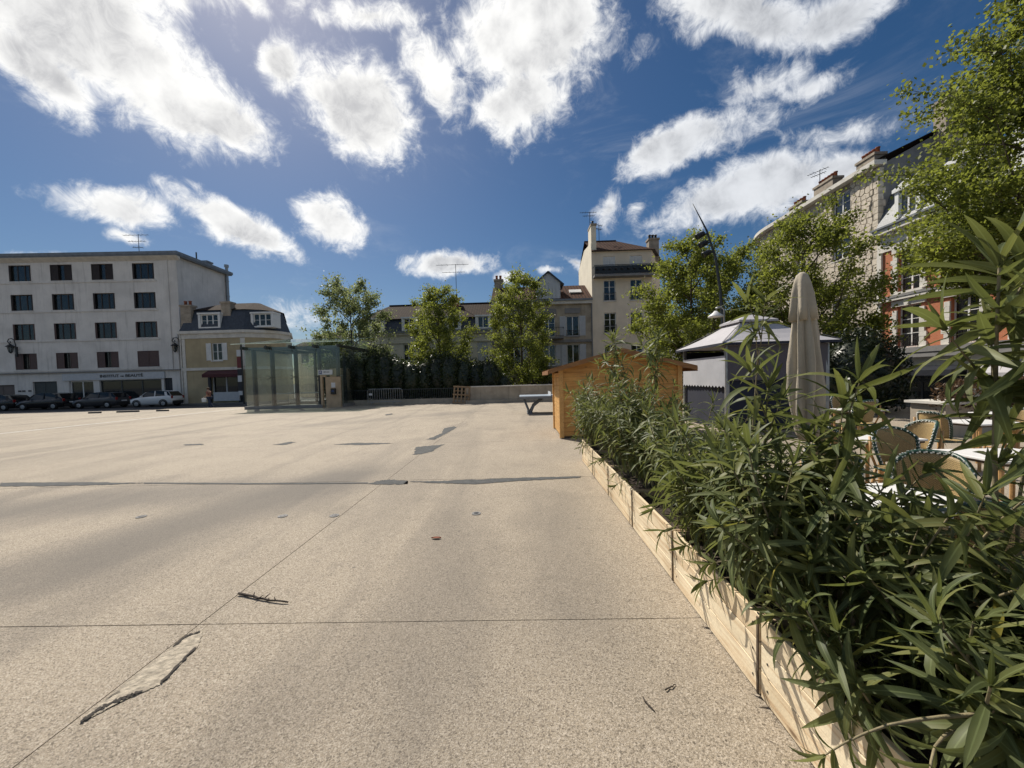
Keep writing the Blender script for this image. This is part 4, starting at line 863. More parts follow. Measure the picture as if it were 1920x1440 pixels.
# ------------------------------------------------------------------ glass pavilion
def pavilion():
    A, B = Vector((-17.95, 25.0)), Vector((-11.65, 25.0)); dep = 4.6; H = 4.15; b = thing('glass_pavilion', 'green glass pavilion over the car park lift with steel fins', 'pavilion', (A.x, A.y, 0)); W = B.x - A.x
    f = MB(); f.box(-.1, 5.05, -.12, .10, 0, .2); f.box(-.1, W + .1, dep - .1, dep + .1, 0, .2); f.box(-.1, .1, .1, dep - .1, 0, .2); f.box(W - .1, W + .1, .1, dep - .1, 0, .2); f.build('plinth', 'trim_grey', b)
    MB().box(.1, W - .1, .1, dep - .1, .0, .02).build('floor', 'sidewalk', b)
    n = 4; xs_ = [W * i / n for i in range(n + 1)]; pane = {}
    def pn(x0, x1, z0, z1, y, axis=0):
        m = MB(); m.box(x0 + .012, x1 - .012, y - .008, y + .008, z0 + .01, z1 - .01) if axis == 0 else m.box(y - .008, y + .008, x0 + .012, x1 - .012, z0 + .01, z1 - .01); m.build('glass_pane', 'pavilion_glass', b)
    for a, c in zip(xs_, xs_[1:]):
        lo = .2
        if a < W * .7: pn(a, c, lo, 2.05, 0)
        pn(a, c, 2.05, H - .1, 0); pn(a, c, .2, 2.05, dep); pn(a, c, 2.05, H + .62, dep)
    for k in range(3): a, c = dep * k / 3, dep * (k + 1) / 3; [pn(a, c, z0, z1, x, 1) for x in (0, W) for z0, z1 in ((.2, 2.05), (2.05, H - .1))]
    fin = MB().box(-.06, .06, .25, .55, .2, H - .25).mesh('fin', 'grey_metal'); fin2 = MB().box(-.05, .05, dep - .5, dep - .25, .2, H - .25).mesh('fin', 'grey_metal')
    for x in [.35] + xs_[1:4] + [W - .35]: inst('fin', fin, b, Matrix.Translation((x, 0, 0)))
    for x in [.9, 2.4, 3.9, 5.3]: inst('fin', fin2, b, Matrix.Translation((x, 0, 0)))
    for k in range(2): MB().box(W - .5, W - .3, 1.4 + 1.4 * k, 1.5 + 1.4 * k, .2, H - .25).build('fin', 'grey_metal', b)
    g = MB()
    for x in xs_: g.box(x - .07, x + .07, -.3, dep + .2, H - .25, H - .06)
    g.box(0, W, .3, .42, H - .26, H - .08); g.box(0, W, dep - .42, dep - .3, H - .26, H - .08); g.build('roof_frame', 'grey_metal', b)
    for i in range(n):
        for k in range(3):
            x0, x1 = -.35 + (W + .9) * i / n, -.35 + (W + .9) * (i + 1) / n; y0, y1 = -.75 + (dep + 1.3) * k / 3, -.75 + (dep + 1.3) * (k + 1) / 3
            z = lambda y: H + .05 + .15 * max(0, y + .75)
            m = MB(); m.add([(x0 + .01, y0 + .01, z(y0)), (x1 - .01, y0 + .01, z(y0)), (x1 - .01, y1 - .01, z(y1)), (x0 + .01, y1 - .01, z(y1)), (x0 + .01, y0 + .01, z(y0) + .03), (x1 - .01, y0 + .01, z(y0) + .03), (x1 - .01, y1 - .01, z(y1) + .03), (x0 + .01, y1 - .01, z(y1) + .03)],
                            [(0, 3, 2, 1), (4, 5, 6, 7), (0, 1, 5, 4), (1, 2, 6, 5), (2, 3, 7, 6), (3, 0, 4, 7)]); m.build('roof_pane', 'roof_glass', b)
    sp = MB()
    for dx, dz in ((-1, -1), (1, -1), (-1, 1), (1, 1)): sp.tube([(0, .2, 0), (dx * .17, -.02, dz * .13)], .02, 5)
    sp.lathe([(.05, -.05), (.05, .05)], (0, .2, 0), 8); spm = sp.mesh('spider_fitting', 'grey_metal')
    for x in xs_[1:4]:
        for z in (H - .12, 2.05): inst('spider_fitting', spm, b, Matrix.Translation((x, 0, z)))
    # lift block at the right-hand end
    x0 = 4.95
    lf = MB(); lf.box(W - 1.0, W - .02, -.06, .14, .0, 2.0); lf.build('entrance_wall', 'lift_stone', b)
    dr = MB(); dr.box(x0, x0 + .14, -.05, .12, 0, 2.0); dr.box(x0, W - 1.0, -.05, .12, 2.0, 2.12); dr.build('door_frame', 'lift_stone', b)
    MB().box(5.35, 5.42, 1.4, 1.5, .02, 2.2).build('lift_jamb', 'lift_steel', b)
    for k in range(2): MB().box(5.28 + .32 * k, 5.58 + .32 * k, 1.5, 1.54, .03, 2.15).build('lift_door', 'lift_steel', b)
    MB().box(4.8, W - .5, 1.55, 3.2, .03, 2.6).build('lift_shaft', 'lift_stone', b)
    s = MB().box(x0 - .08, x0 + .85, -.10, -.062, 2.15, 2.46).build('parking_sign', 'sign_white', b); q = MB().box(x0 - .04, x0 + .16, -.105, -.1005, 2.19, 2.42).build('sign_square', 'sign_blue', s)
    text('P', 'sign_white', q, (x0 + .06, -.106, 2.23), 0, .14, extr=.002); text('PIÉTONS', 'letters', s, (x0 + .46, -.102, 2.28), 0, .07, extr=.001)
    MB().box(W - .62, W - .36, -.075, -.0602, 1.30, 1.62).build('notice', 'sign_white', b); bx = MB().box(W - .62, W - .33, -.20, -.0602, .86, 1.24).build('ticket_box', 'black_metal', b); MB().box(W - .55, W - .4, -.205, -.2005, 1.02, 1.12).build('screen', 'sign_blue', bx)
    for y in (1.2, 2.6):
        h = MB(); h.tube([(1.2, y, .02), (1.2, y, .95), (4.3, y, .95), (4.3, y, .02)], .025, 6); h.tube([(1.2, y, .5), (4.3, y, .5)], .015, 5); h.build('handrail', 'galvanised', b)
pavilion()
# wheel stops
for (x, y), L, lab in (((178, 775), .72, 'short dark wheel stop at the far end of the kerb line'), ((240, 773), 1.35, 'long dark rubber wheel stop between two short ones'), ((305, 771), .72, 'short dark wheel stop in line with the white hatchback')):
    p = gr(x, y); o = MB().prism([(-.09, 0), (.09, 0), (.06, .1), (-.06, .1)], 0, -L / 2, L / 2).build('wheel_stop', 'kerb_dark'); o.location = (p.x, p.y, 0); o.rotation_euler.z = R(4); tag(o, lab, 'wheel stop', 'wheel stops by the parked cars')
# ------------------------------------------------------------------ cars
def car(label, loc, rz, paint, L=3.75, Wd=1.72, H=1.5, suv=False, group='parked cars'):
    t = thing('parked_car', label, 'car', loc, rz, group); h = Wd / 2; g = .22
    # stations along x (front = -x): x, z_low, z_belt, half width
    st = [(-.50, .38, .62, .80), (-.47, .24, .72, .93), (-.40, .20, .80, .99), (-.24, .20, .93, 1.0), (.0, .20, .96, 1.0), (.28, .20, 1.0, 1.0), (.42, .22, 1.03, .98), (.48, .28, 1.0, .93), (.5, .38, .85, .85)]
    m = MB(); sec = []
    for x, zl, zb, w in st:
        X = x * L; a = h * w; ring = [(X, -a * .86, zl), (X, -a, zl + .16), (X, -a, zb - .22), (X, -a * .94, zb), (X, -a * .5, zb + .02), (X, a * .5, zb + .02), (X, a * .94, zb), (X, a, zb - .22), (X, a, zl + .16), (X, a * .86, zl)]
        sec.append(len(m.v)); m.v += ring
    k = 10
    for i in range(len(st) - 1):
        for j in range(k): a, b = sec[i], sec[i + 1]; m.f.append((a + j, b + j, b + (j + 1) % k, a + (j + 1) % k))
    m.f.append(tuple(sec[0] + j for j in range(k))); m.f.append(tuple(reversed([sec[-1] + j for j in range(k)])))
    m.build('body', paint, t, True)
    cs = [(-.24, .90, .90), (-.10, H - .10, .76), (.05, H, .74), (.25, H - .02, .74), (.40, H - .10, .72), (.49, .98, .86)]
    c = MB(); gl = MB()
    prof = [(x * L, z, w * h) for x, z, w in cs]; zb = .92
    for (xa, za, wa), (xb, zb_, wb) in zip(prof, prof[1:]): c.poly((xa, -wa, za), (xb, -wb, zb_), (xb, wb, zb_), (xa, wa, za))
    c.build('roof', paint, t)
    # glasshouse: side glass + screens slightly inside the pillars
    for s in (-1, 1):
        P = [(x, s * w, z) for x, z, w in prof]; gl.poly(*P)
    gl.build('side_window', 'car_glass', t)
    for (i, j) in ((0, 1), (4, 5)):
        (xa, za, wa), (xb, zb_, wb) = prof[i], prof[j]; n = Vector((xb - xa, 0, zb_ - za)).cross(Vector((0, 1, 0))).normalized() * (-.012 if i == 0 else -.012)
        if n.z < 0: n = -n
        q = [Vector(v) + n for v in ((xa, -wa * .9, za), (xb, -wb * .9, zb_), (xb, wb * .9, zb_), (xa, wa * .9, za))]; MB().poly(*q).build('windscreen', 'car_glass', t)
    pl = MB()
    for s in (-1, 1):
        for f in (.42,): i = 2; pl.beam((prof[2][0] + .2, s * (prof[2][2] + .012), prof[2][1] - .03), (prof[2][0] + .25, s * (h * .93), .98), .07, .03)
        pl.beam((prof[4][0] - .15, s * (prof[4][2] + .012), prof[4][1] - .02), (.40 * L, s * h * .9, 1.0), .28, .03); pl.beam((prof[1][0] - .05, s * (prof[1][2] + .008), prof[1][1] - .02), (-.24 * L, s * h * .92, .93), .07, .03)
    pl.build('pillar', paint, t)
    r = .31
    for x in (-.315, .315):
        for s in (-1, 1):
            ty = MB(); ty.lathe([(r * .62, -.1), (r * .95, -.1), (r, -.06), (r, .06), (r * .95, .1), (r * .62, .1)], (0, 0, 0), 20); wh = ty.build('wheel', 'rubber', t, True); wh.matrix_basis = Matrix.Translation((x * L, s * (h - .09), r)) @ Matrix.Rotation(PI / 2, 4, 'X')
            rm = MB(); rm.lathe([(.04, -.11), (.06, .112), (r * .6, .105), (r * .62, .09)], (0, 0, 0), 16)
            for q in range(5): a = q * 2 * PI / 5; rm.beam((0, 0, -s * .1), (r * .6 * math.cos(a), r * .6 * math.sin(a), -s * .1), .07, .03)
            rm.build('rim', 'rim_alloy', wh, True)
            ar = MB(); ar.tube([(x * L + (r + .05) * math.cos(PI * q / 8), s * (h * .99), r + (r + .05) * math.sin(PI * q / 8)) for q in range(9)], .04, 5); ar.build('wheel_arch', 'rubber', t)
    for s in (-1, 1):
        MB().cbox((-.475 * L, s * h * .68, .68), (.12, .34, .13)).build('headlight', 'lamp_clear', t, bevel=.03); MB().cbox((.492 * L, s * h * .76, .88), (.08, .2, .26)).build('tail_light', 'lamp_red', t, bevel=.03)
        MB().cbox((-.17 * L, s * (h + .08), 1.0), (.14, .2, .13)).build('mirror', paint, t, bevel=.04)
    MB().box(.495 * L, .505 * L, -h * .75, h * .75, .25, .55).build('bumper', 'rubber', t, bevel=.02); MB().box(-.508 * L, -.49 * L, -h * .7, h * .7, .26, .48).build('grille', 'rubber', t, bevel=.02); MB().box(.506 * L, .512 * L, -.26, .26, .62, .73).build('number_plate', 'sign_white', t)
    return t
def car_at(px, Y): p = at(px, 762, Y); return (p.x, Y, -.2)
c1 = at(296, 762, 35.9); car('white compact hatchback with black wheel arches parked beside the white block', (c1.x, 35.9, -.2), R(4), 'car_white')
car('dark grey hatchback parked between the white car and a dark saloon', (at(192, 762, 35.7).x, 35.7, -.2), R(3), 'car_grey', 4.0)
car('black estate car parked before the brown garage door', (at(92, 762, 35.7).x, 35.7, -.2), R(3), 'car_black', 4.3, 1.8, 1.55)
car('dark car with pale number plate at the left shop window'.replace('the left shop window', 'the shop with a black signboard'), (at(2, 765, 35.5).x, 35.5, -.2), R(3), 'car_black', 4.2, 1.8, 1.5)
car('silver car parked in the lower street below the brick building', (20.6, 19.4, -1.5), R(88), 'car_silver', 4.2, 1.78, 1.48)
far_house('distant_building', 'distant pale building closing the street beyond the trees', 1240, 1470, 585, 62, -1.4, 'stucco_cream', 'tile_dark')
# ------------------------------------------------------------------ timber shed
def shed():
    x0, x1, y0, y1 = 1.06, 4.10, 10.03, 11.95; E, RZ = 1.80, 2.20; xm = (x0 + x1) / 2; t = thing('timber_shed', 'small orange timber shed with low pitched roof behind the oleanders', 'shed', (xm, y0, 0), local=False)
    bh = .118; n = int(RZ / bh) + 1; zr = lambda x: E + (RZ - E) * (1 - abs(x - xm) / (xm - x0))
    for i in range(n):
        z, zt = .06 + i * bh, min(.06 + (i + 1) * bh - .006, RZ)
        for y, s in ((y0, -1), (y1, 1)):
            if zt <= E: MB().prism([(y, z), (y + s * .020, z), (y + s * .012, zt), (y, zt)], 0, x0 + .05, x1 - .05).build('board', 'shed_wood_x', t)
            elif z < RZ - .02:
                d = lambda q: (xm - x0) * max(0., (1 - max(0., q - E) / (RZ - E))); a, c = d(z), d(zt)
                MB().add([(xm - a, y, z), (xm + a, y, z), (xm + c, y, zt), (xm - c, y, zt), (xm - a, y + s * .02, z), (xm + a, y + s * .02, z), (xm + c, y + s * .012, zt), (xm - c, y + s * .012, zt)], [(0, 1, 2, 3), (7, 6, 5, 4), (0, 4, 5, 1), (1, 5, 6, 2), (2, 6, 7, 3), (3, 7, 4, 0)]).build('board', 'shed_wood_x', t)
        if zt <= E:
            for x, s in ((x0, -1), (x1, 1)): MB().prism([(x, z), (x + s * .020, z), (x + s * .012, zt), (x, zt)], 1, y0 + .05, y1 - .05).build('board', 'shed_wood_y', t)
    for x in (x0, x1):
        for y in (y0, y1): MB().cbox((x, y, E / 2 + .02), (.11, .11, E - .0)).build('corner_post', 'shed_wood_y', t)
    MB().box(x0 + .01, x1 - .01, y0 + .01, y1 - .01, .0, .058).build('floor_bearer', 'post_wood', t)
    sl = (RZ - E) / (xm - x0); o = .33
    for s in (-1, 1):
        xe = xm + s * (xm - x0 + o); ze = E - sl * o
        MB().add([(xm, y0 - .28, RZ + .03), (xe, y0 - .28, ze + .03), (xe, y1 + .25, ze + .03), (xm, y1 + .25, RZ + .03), (xm, y0 - .28, RZ + .06), (xe, y0 - .28, ze + .06), (xe, y1 + .25, ze + .06), (xm, y1 + .25, RZ + .06)], [(0, 1, 2, 3), (7, 6, 5, 4), (0, 4, 5, 1), (1, 5, 6, 2), (2, 6, 7, 3), (3, 7, 4, 0)]).build('roof_panel', 'shed_trim', t)
        for y in (y0 - .30, y1 + .26):
            MB().add([(xm, y, RZ - .03), (xe, y, ze - .03), (xe, y + .025, ze - .03), (xm, y + .025, RZ - .03), (xm, y, RZ + .085), (xe, y, ze + .085), (xe, y + .025, ze + .085), (xm, y + .025, RZ + .085)], [(0, 1, 2, 3), (7, 6, 5, 4), (0, 4, 5, 1), (1, 5, 6, 2), (2, 6, 7, 3), (3, 7, 4, 0)]).build('barge_board', 'shed_trim', t)
        MB().box(min(xe, xe + s * .02), max(xe, xe + s * .02), y0 - .27, y1 + .25, ze - .05, ze + .055).build('eave_board', 'shed_trim', t)
shed()
# ------------------------------------------------------------------ table tennis table
t = thing('table_tennis_table', 'grey outdoor concrete table tennis table with steel net and curved legs', 'table', (1.34, 17.6, 0)); MB().box(-1.37, 1.37, -.76, .76, .74, .80).build('table_top', 'pp_top', t, bevel=.02); MB().box(-1.35, 1.35, -.74, .74, .68, .738).build('apron', 'pp_leg', t)
MB().box(-.012, .012, -.82, .82, .80, .95).build('net', 'sign_white', t)
for s in (-1, 1):
    for k in (-1, 1):
        l = MB(); l.tube([(s * .95, k * .55, .04), (s * 1.0, k * .5, .2), (s * 1.18, k * .45, .66)], [.05, .05, .04], 6); l.tube([(s * .9, k * .55, .04), (s * .75, k * .5, .35), (s * .35, k * .45, .66)], [.05, .045, .035], 6); l.build('leg', 'pp_leg', t, True)
    MB().box(s * .93 - .12, s * .93 + .12, -.7, .7, 0, .06).build('foot', 'pp_leg', t)
# ------------------------------------------------------------------ gazebo
def gazebo():
    x0, x1, y0, y1 = 5.40, 8.50, 10.4, 13.5; e, r1, top = 2.40, 3.06, 3.36; xm, ym = (x0 + x1) / 2, (y0 + y1) / 2; t = thing('gazebo', 'grey fabric gazebo with two-tier roof and dark side curtains', 'gazebo', (xm, ym, 0), local=False); i = .22
    for x in (x0 + i, x1 - i):
        for y in (y0 + i, y1 - i): MB().cbox((x, y, 1.2), (.09, .09, 2.4)).build('post', 'galvanised', t)
    c = [(x0, y0), (x1, y0), (x1, y1), (x0, y1)]; q = .62; u = [(xm + (x - xm) * .28, ym + (y - ym) * .28) for x, y in c]
    for k in range(4):
        a, b = c[k], c[(k + 1) % 4]; d, f = u[(k + 1) % 4], u[k]; m = MB(); n = 8; s = 4
        g = lambda uu, vv: (a[0] * (1 - uu) * (1 - vv) + b[0] * uu * (1 - vv) + d[0] * uu * vv + f[0] * (1 - uu) * vv, a[1] * (1 - uu) * (1 - vv) + b[1] * uu * (1 - vv) + d[1] * uu * vv + f[1] * (1 - uu) * vv, e + (r1 - e) * vv - .035 * math.sin(PI * uu) * (1 - vv) - .05 * math.sin(PI * vv))
        for ii in range(n):
            for jj in range(s): m.poly(g(ii / n, jj / s), g((ii + 1) / n, jj / s), g((ii + 1) / n, (jj + 1) / s), g(ii / n, (jj + 1) / s))
        o = m.build('roof_panel', 'fabric_roof', t, True)
        h = MB(); h.poly((*a, e - .002), (*b, e - .002), (b[0], b[1], e - .07), (a[0], a[1], e - .07)); h.build('valance', 'fabric_navy', t)
    for k in range(4): MB().beam((*c[k], e + .012), (*u[k], r1 + .004), .03, .012).build('roof_seam', 'fabric_seam', t)
    w = [(xm + (x - xm) * .36, ym + (y - ym) * .36) for x, y in c]
    for k in range(4): m = MB(); m.poly((*w[k], r1 + .06), (*w[(k + 1) % 4], r1 + .06), (xm, ym, top)); m.poly((*w[k], r1 + .058), (*w[(k + 1) % 4], r1 + .058), (w[(k + 1) % 4][0], w[(k + 1) % 4][1], r1 + .0), (w[k][0], w[k][1], r1 + .0)); m.build('vent_roof', 'fabric_roof', t)
    xi, yi = x0 + i, y0 + i
    def curtain(P, Q, z0, z1, mm, zig=False, nm='side_curtain'):
        m = MB(); n = 28
        for k in range(n):
            f0, f1 = k / n, (k + 1) / n; a = Vector(P).lerp(Vector(Q), f0); b = Vector(P).lerp(Vector(Q), f1); nrm = Vector((-(Q[1] - P[1]), Q[0] - P[0])).normalized(); wv = lambda f: nrm * (.010 * math.sin(f * 9) + .004 * math.sin(f * 21))
            zz = (lambda k_: z0 + (.06 if k_ % 2 else 0)) if zig else (lambda k_: z0)
            a2, b2 = a + wv(f0), b + wv(f1); m.poly((a2.x, a2.y, zz(k)), (b2.x, b2.y, zz(k + 1)), (b.x, b.y, z1), (a.x, a.y, z1))
        m.build(nm, mm, t)
    curtain((xi - .05, y0 + i), (xi - .05, y1 - i), 1.18, 2.06, 'fabric_light', True); curtain((xi + .03, y0 + i), (xi + .03, y1 - i), .02, 1.35, 'fabric_navy')
    curtain((x0 + i, yi - .05), (x1 - i, yi - .05), 1.38, 2.33, 'fabric_mauve'); curtain((x0 + i, yi + .03), (x1 - i, yi + .03), .02, 1.42, 'fabric_navy')
    curtain((x1 - i, y0 + i), (x1 - i, y1 - i), .02, 2.3, 'fabric_navy'); curtain((x0 + i, y1 - i), (x1 - i, y1 - i), .02, 2.3, 'fabric_navy')
gazebo()
# ------------------------------------------------------------------ light mast
def mast():
    P = [(8.86, 17, 0), (8.85, 17, 2.5)] + [tuple(at(x, y, 17)) for x, y in ((1355, 600), (1350, 540), (1341, 480), (1325, 432), (1299, 382))]
    t = thing('light_mast', 'slender curved dark light mast with three black spotlights above the gazebo', 'lamp post', (8.86, 17, 0), local=False); MB().tube(P, [.10, .09, .075, .062, .05, .038, .012], 10).build('mast_pole', 'grey_metal', t, True); MB().lathe([(.2, 0), (.2, .05), (.13, .12)], (8.86, 17, 0), 12).build('mast_base', 'grey_metal', t)
    for x, y in ((1313, 441), (1319, 457), (1325, 475)):
        p = at(x, y, 17); s = MB(); s.lathe([(.06, -.20), (.115, -.13), (.12, .10), (.135, .13), (.135, .17)], (0, 0, 0), 14); o = s.build('spotlight', 'black_metal', t, True); o.matrix_basis = Matrix.Translation(p) @ Matrix.Rotation(R(-115), 4, 'Y')
        MB().lathe([(.11, .171), (.10, .18)], (0, 0, 0), 14).build('lens', 'car_glass', o); MB().beam((0, 0, 0), (.0, 0, 0), .01) if False else None
        b = MB(); b.beam(p, p + Vector((.28, 0, .05)), .05, .06); b.build('spotlight_arm', 'grey_metal', t)
mast()
p = at(1342, 592, 16.4); t = thing('street_lamp', 'white bell-shaped street lamp on thin pole beyond the gazebo', 'lamp post', (p.x + .35, 16.4, 0), local=False)
MB().tube([(p.x + .35, 16.4, 0), (p.x + .35, 16.4, p.z + .25), (p.x + .2, 16.4, p.z + .36), (p.x, 16.4, p.z + .3)], .04, 8).build('lamp_pole', 'galvanised', t, True); MB().lathe([(.30, -.06), (.28, 0), (.12, .12), (.05, .2)], (p.x, 16.4, p.z), 16).build('lamp_shade', 'white_paint', t, True)
# ------------------------------------------------------------------ closed parasol
def parasol():
    t = thing('closed_parasol', 'tall closed beige fabric parasol standing on the terrace', 'parasol', (3.26, 4.4, 0)); MB().tube([(0, 0, 0), (0, 0, 2.6)], .022, 10).build('pole', 'galvanised', t); MB().box(-.3, .3, -.3, .3, 0, .08).build('base', 'black_metal', t, bevel=.02)
    n = 64; prof = [(.06, .82), (.09, .92), (.112, 1.15), (.12, 1.4), (.115, 1.7), (.104, 2.0), (.09, 2.25), (.08, 2.42), (.035, 2.50)]
    f = lambda a, z: 1 + (.38 * math.cos(7 * a + .9 * math.sin(z * 2.3)) + .12 * math.cos(19 * a + z * 3)) * min(1, max(0, (2.5 - z) / .6)) + .08 * math.sin(3 * a + z * 4)
    MB().lathe(prof, (0, 0, 0), n, f).build('canopy', 'fabric_parasol', t, True)
    g = lambda a, z: 1 + .22 * math.cos(6 * a + 1.0) * min(1, max(0, (2.68 - z) / .3))
    MB().lathe([(.125, 2.16 ), (.112, 2.3), (.10, 2.45), (.08, 2.58), (.055, 2.66), (.02, 2.69)], (0, 0, 0), n, g).build('top_flap', 'fabric_parasol', t, True); t.rotation_euler = (0, R(-2.2), 0)
parasol()
# ------------------------------------------------------------------ bistro tables and chairs
def uvmesh(mb, name, m, uv, smooth=True):
    me = bpy.data.meshes.new(name); me.from_pydata(mb.v, [], mb.f); me.materials.append(M[m]); l = me.uv_layers.new(name='UVMap')
    for lp in me.loops: l.data[lp.index].uv = uv[lp.vertex_index]
    if smooth: me.polygons.foreach_set('use_smooth', [True] * len(me.polygons))
    return me
def make_chair():
    t = thing('bistro_chair', 'x', 'chair', (0, 0, 0), 0, 'rattan bistro chairs on the terrace')      # faces +y
    n = 14; sh = lambda u: (math.copysign(abs(math.cos(u)) ** .6, math.cos(u)), math.copysign(abs(math.sin(u)) ** .6, math.sin(u)))
    m = MB(); uv = []
    for r in (1.0, .6, .0):
        for k in range(24): a = 2 * PI * k / 24; x, y = sh(a); m.v.append((x * .21 * r, y * .20 * r + .02, .45 + .012 * r)); uv.append((x * .21 * r, y * .2 * r))
    for j in range(2):
        for k in range(24): m.f.append((j * 24 + k, j * 24 + (k + 1) % 24, (j + 1) * 24 + (k + 1) % 24, (j + 1) * 24 + k))
    inst('seat', uvmesh(m, 'seat', 'rattan', uv), t); MB().tube([(.215 * sh(2 * PI * k / 24)[0], .205 * sh(2 * PI * k / 24)[1] + .02, .452) for k in range(25)], .016, 6).build('seat_rim', 'rim_green', t, True)
    # back: curved shield
    m = MB(); uv = []; NU, NV = 12, 8; P = lambda u, v: ((u - .5) * (.37 + .08 * math.sin(v * PI * .62)), -.20 - .05 * v + .16 * (abs(u - .5) * 2) ** 2 * (1 - .1 * v), .50 + .40 * v - (.10 * (abs(u - .5) * 2) ** 4) * v)
    for j in range(NV + 1):
        for i in range(NU + 1): m.v.append(P(i / NU, j / NV)); uv.append((i / NU * .44, j / NV * .4))
    for j in range(NV):
        for i in range(NU): k = j * (NU + 1) + i; m.f.append((k, k + 1, k + NU + 2, k + NU + 1))
    bk = inst('backrest', uvmesh(m, 'backrest', 'rattan', uv), t); s = bk.modifiers.new('s', 'SOLIDIFY'); s.thickness = .012
    rimp = [P(0, v / 8) for v in range(9)] + [P(u / 12, 1) for u in range(1, 12)] + [P(1, v / 8) for v in range(8, -1, -1)]
    rm = MB().tube(rimp, .019, 8).build('back_rim', 'rim_green', t, True)
    d = MB(); Q = [Vector(p) for p in rimp]
    for a, b in zip(Q, Q[1:]):
        for f in np.linspace(0, 1, max(2, int((b - a).length / .018)), endpoint=False):
            c = a.lerp(b, f)
            for k in range(3): an = 2 * PI * (k + f * 1.5) / 3; o = c + Vector((math.cos(an) * .7, math.sin(an), math.cos(an) * .7)) * .017; d.cbox(o, (.0115, .0115, .0115))
    d.build('rim_weave', 'rim_white', rm)
    for x, y, dx, dy in ((-.17, .17, -.02, .03), (.17, .17, .02, .03), (-.16, -.15, -.03, -.07), (.16, -.15, .03, -.07)): MB().tube([(x, y, .45), (x + dx * .5, y + dy * .5, .22), (x + dx, y + dy, 0)], .016, 8).build('leg', 'bamboo', t, True)
    for s_ in (-1, 1): MB().tube([(s_ * .17, -.13, .44), (s_ * .19, -.19, .60), (s_ * .185, -.215, .80)], .014, 6).build('back_post', 'bamboo', t, True)
    st = MB()
    for z in (.18, .28): st.tube([(-.18, .18, z), (.18, .18, z)], .010, 6); st.tube([(-.18, -.18, z), (.18, -.18, z)], .010, 6)
    for s_ in (-1, 1): st.tube([(s_ * .18, .18, .23), (s_ * .18, -.19, .23)], .010, 6)
    st.build('stretcher', 'bamboo', t, True); return t
chair0 = make_chair(); used = []
def chair(x, y, rz, lab, sc=1.0):
    o = chair0 if not used else copy_tree(chair0); used.append(1); o.matrix_basis = Matrix.Translation((x, y, 0)) @ Matrix.Rotation(rz, 4, 'Z') @ Matrix.Scale(sc, 4); o['label'] = lab
def table(x, y, w, d, rz, lab):
    t = thing('bistro_table', lab, 'table', (x, y, 0), rz, 'white topped bistro tables'); MB().box(-w / 2, w / 2, -d / 2, d / 2, .705, .73).build('table_top', 'table_white', t, bevel=.006); e = MB(); e.box(-w / 2 + .02, w / 2 - .02, -d / 2 + .02, d / 2 - .02, .68, .704); e.build('apron', 'post_wood', t)
    for sx in (-1, 1):
        for sy in (-1, 1): MB().tube([(sx * (w / 2 - .06), sy * (d / 2 - .06), .69), (sx * (w / 2 - .06), sy * (d / 2 - .06), 0)], .02, 8).build('leg', 'bamboo', t)
table(2.45, 2.66, .85, .60, R(3), 'white bistro table just behind the planter with two chairs tucked under it')
chair(2.02, 2.16, R(4), 'rattan bistro chair with green rim, back turned to the planter'); chair(2.52, 2.18, R(-14), 'rattan bistro chair with green rim angled at the corner of the planter table')
chair(2.75, 3.38, R(172), 'rattan bistro chair facing the planter across the white table'); chair(3.2, 3.1, R(120), 'rattan bistro chair at the short end of the planter table')
table(4.55, 5.05, .75, .6, R(2), 'white bistro table beyond the closed parasol'); chair(4.0, 5.0, R(-85), 'rattan bistro chair beside the parasol pole'); chair(5.1, 5.15, R(80), 'rattan bistro chair on the far side of the parasol table')
table(4.75, 3.85, .8, .62, R(-2), 'white bistro table standing in the middle of the terrace'); chair(4.3, 4.42, R(175), 'rattan bistro chair between the two middle terrace tables'); chair(4.75, 3.25, R(-5), 'rattan bistro chair pulled up to the middle terrace table'); chair(5.4, 3.85, R(92), 'rattan bistro chair at the street side of the middle table')
table(7.35, 8.55, .75, .6, 0, 'white bistro table in front of the gazebo'); chair(6.95, 8.05, R(6), 'dark-looking rattan bistro chair in front of the gazebo', 1.08); chair(7.55, 9.1, R(165), 'sunlit cream rattan bistro chair facing away from the gazebo', 1.12)
table(7.2, 6.2, .75, .6, R(5), 'white bistro table between the gazebo and the middle of the terrace'); chair(6.6, 6.2, R(-88), 'rattan bistro chair at the gazebo side of an empty table'); chair(7.8, 6.3, R(95), 'rattan bistro chair at the shrub bed side of an empty table')
table(8.9, 7.2, .8, .6, R(-4), 'white bistro table beside the raised shrub bed'); chair(8.9, 6.6, R(3), 'rattan bistro chair with its back to the open terrace'); chair(9.5, 7.2, R(85), 'rattan bistro chair between shrub bed and last table')
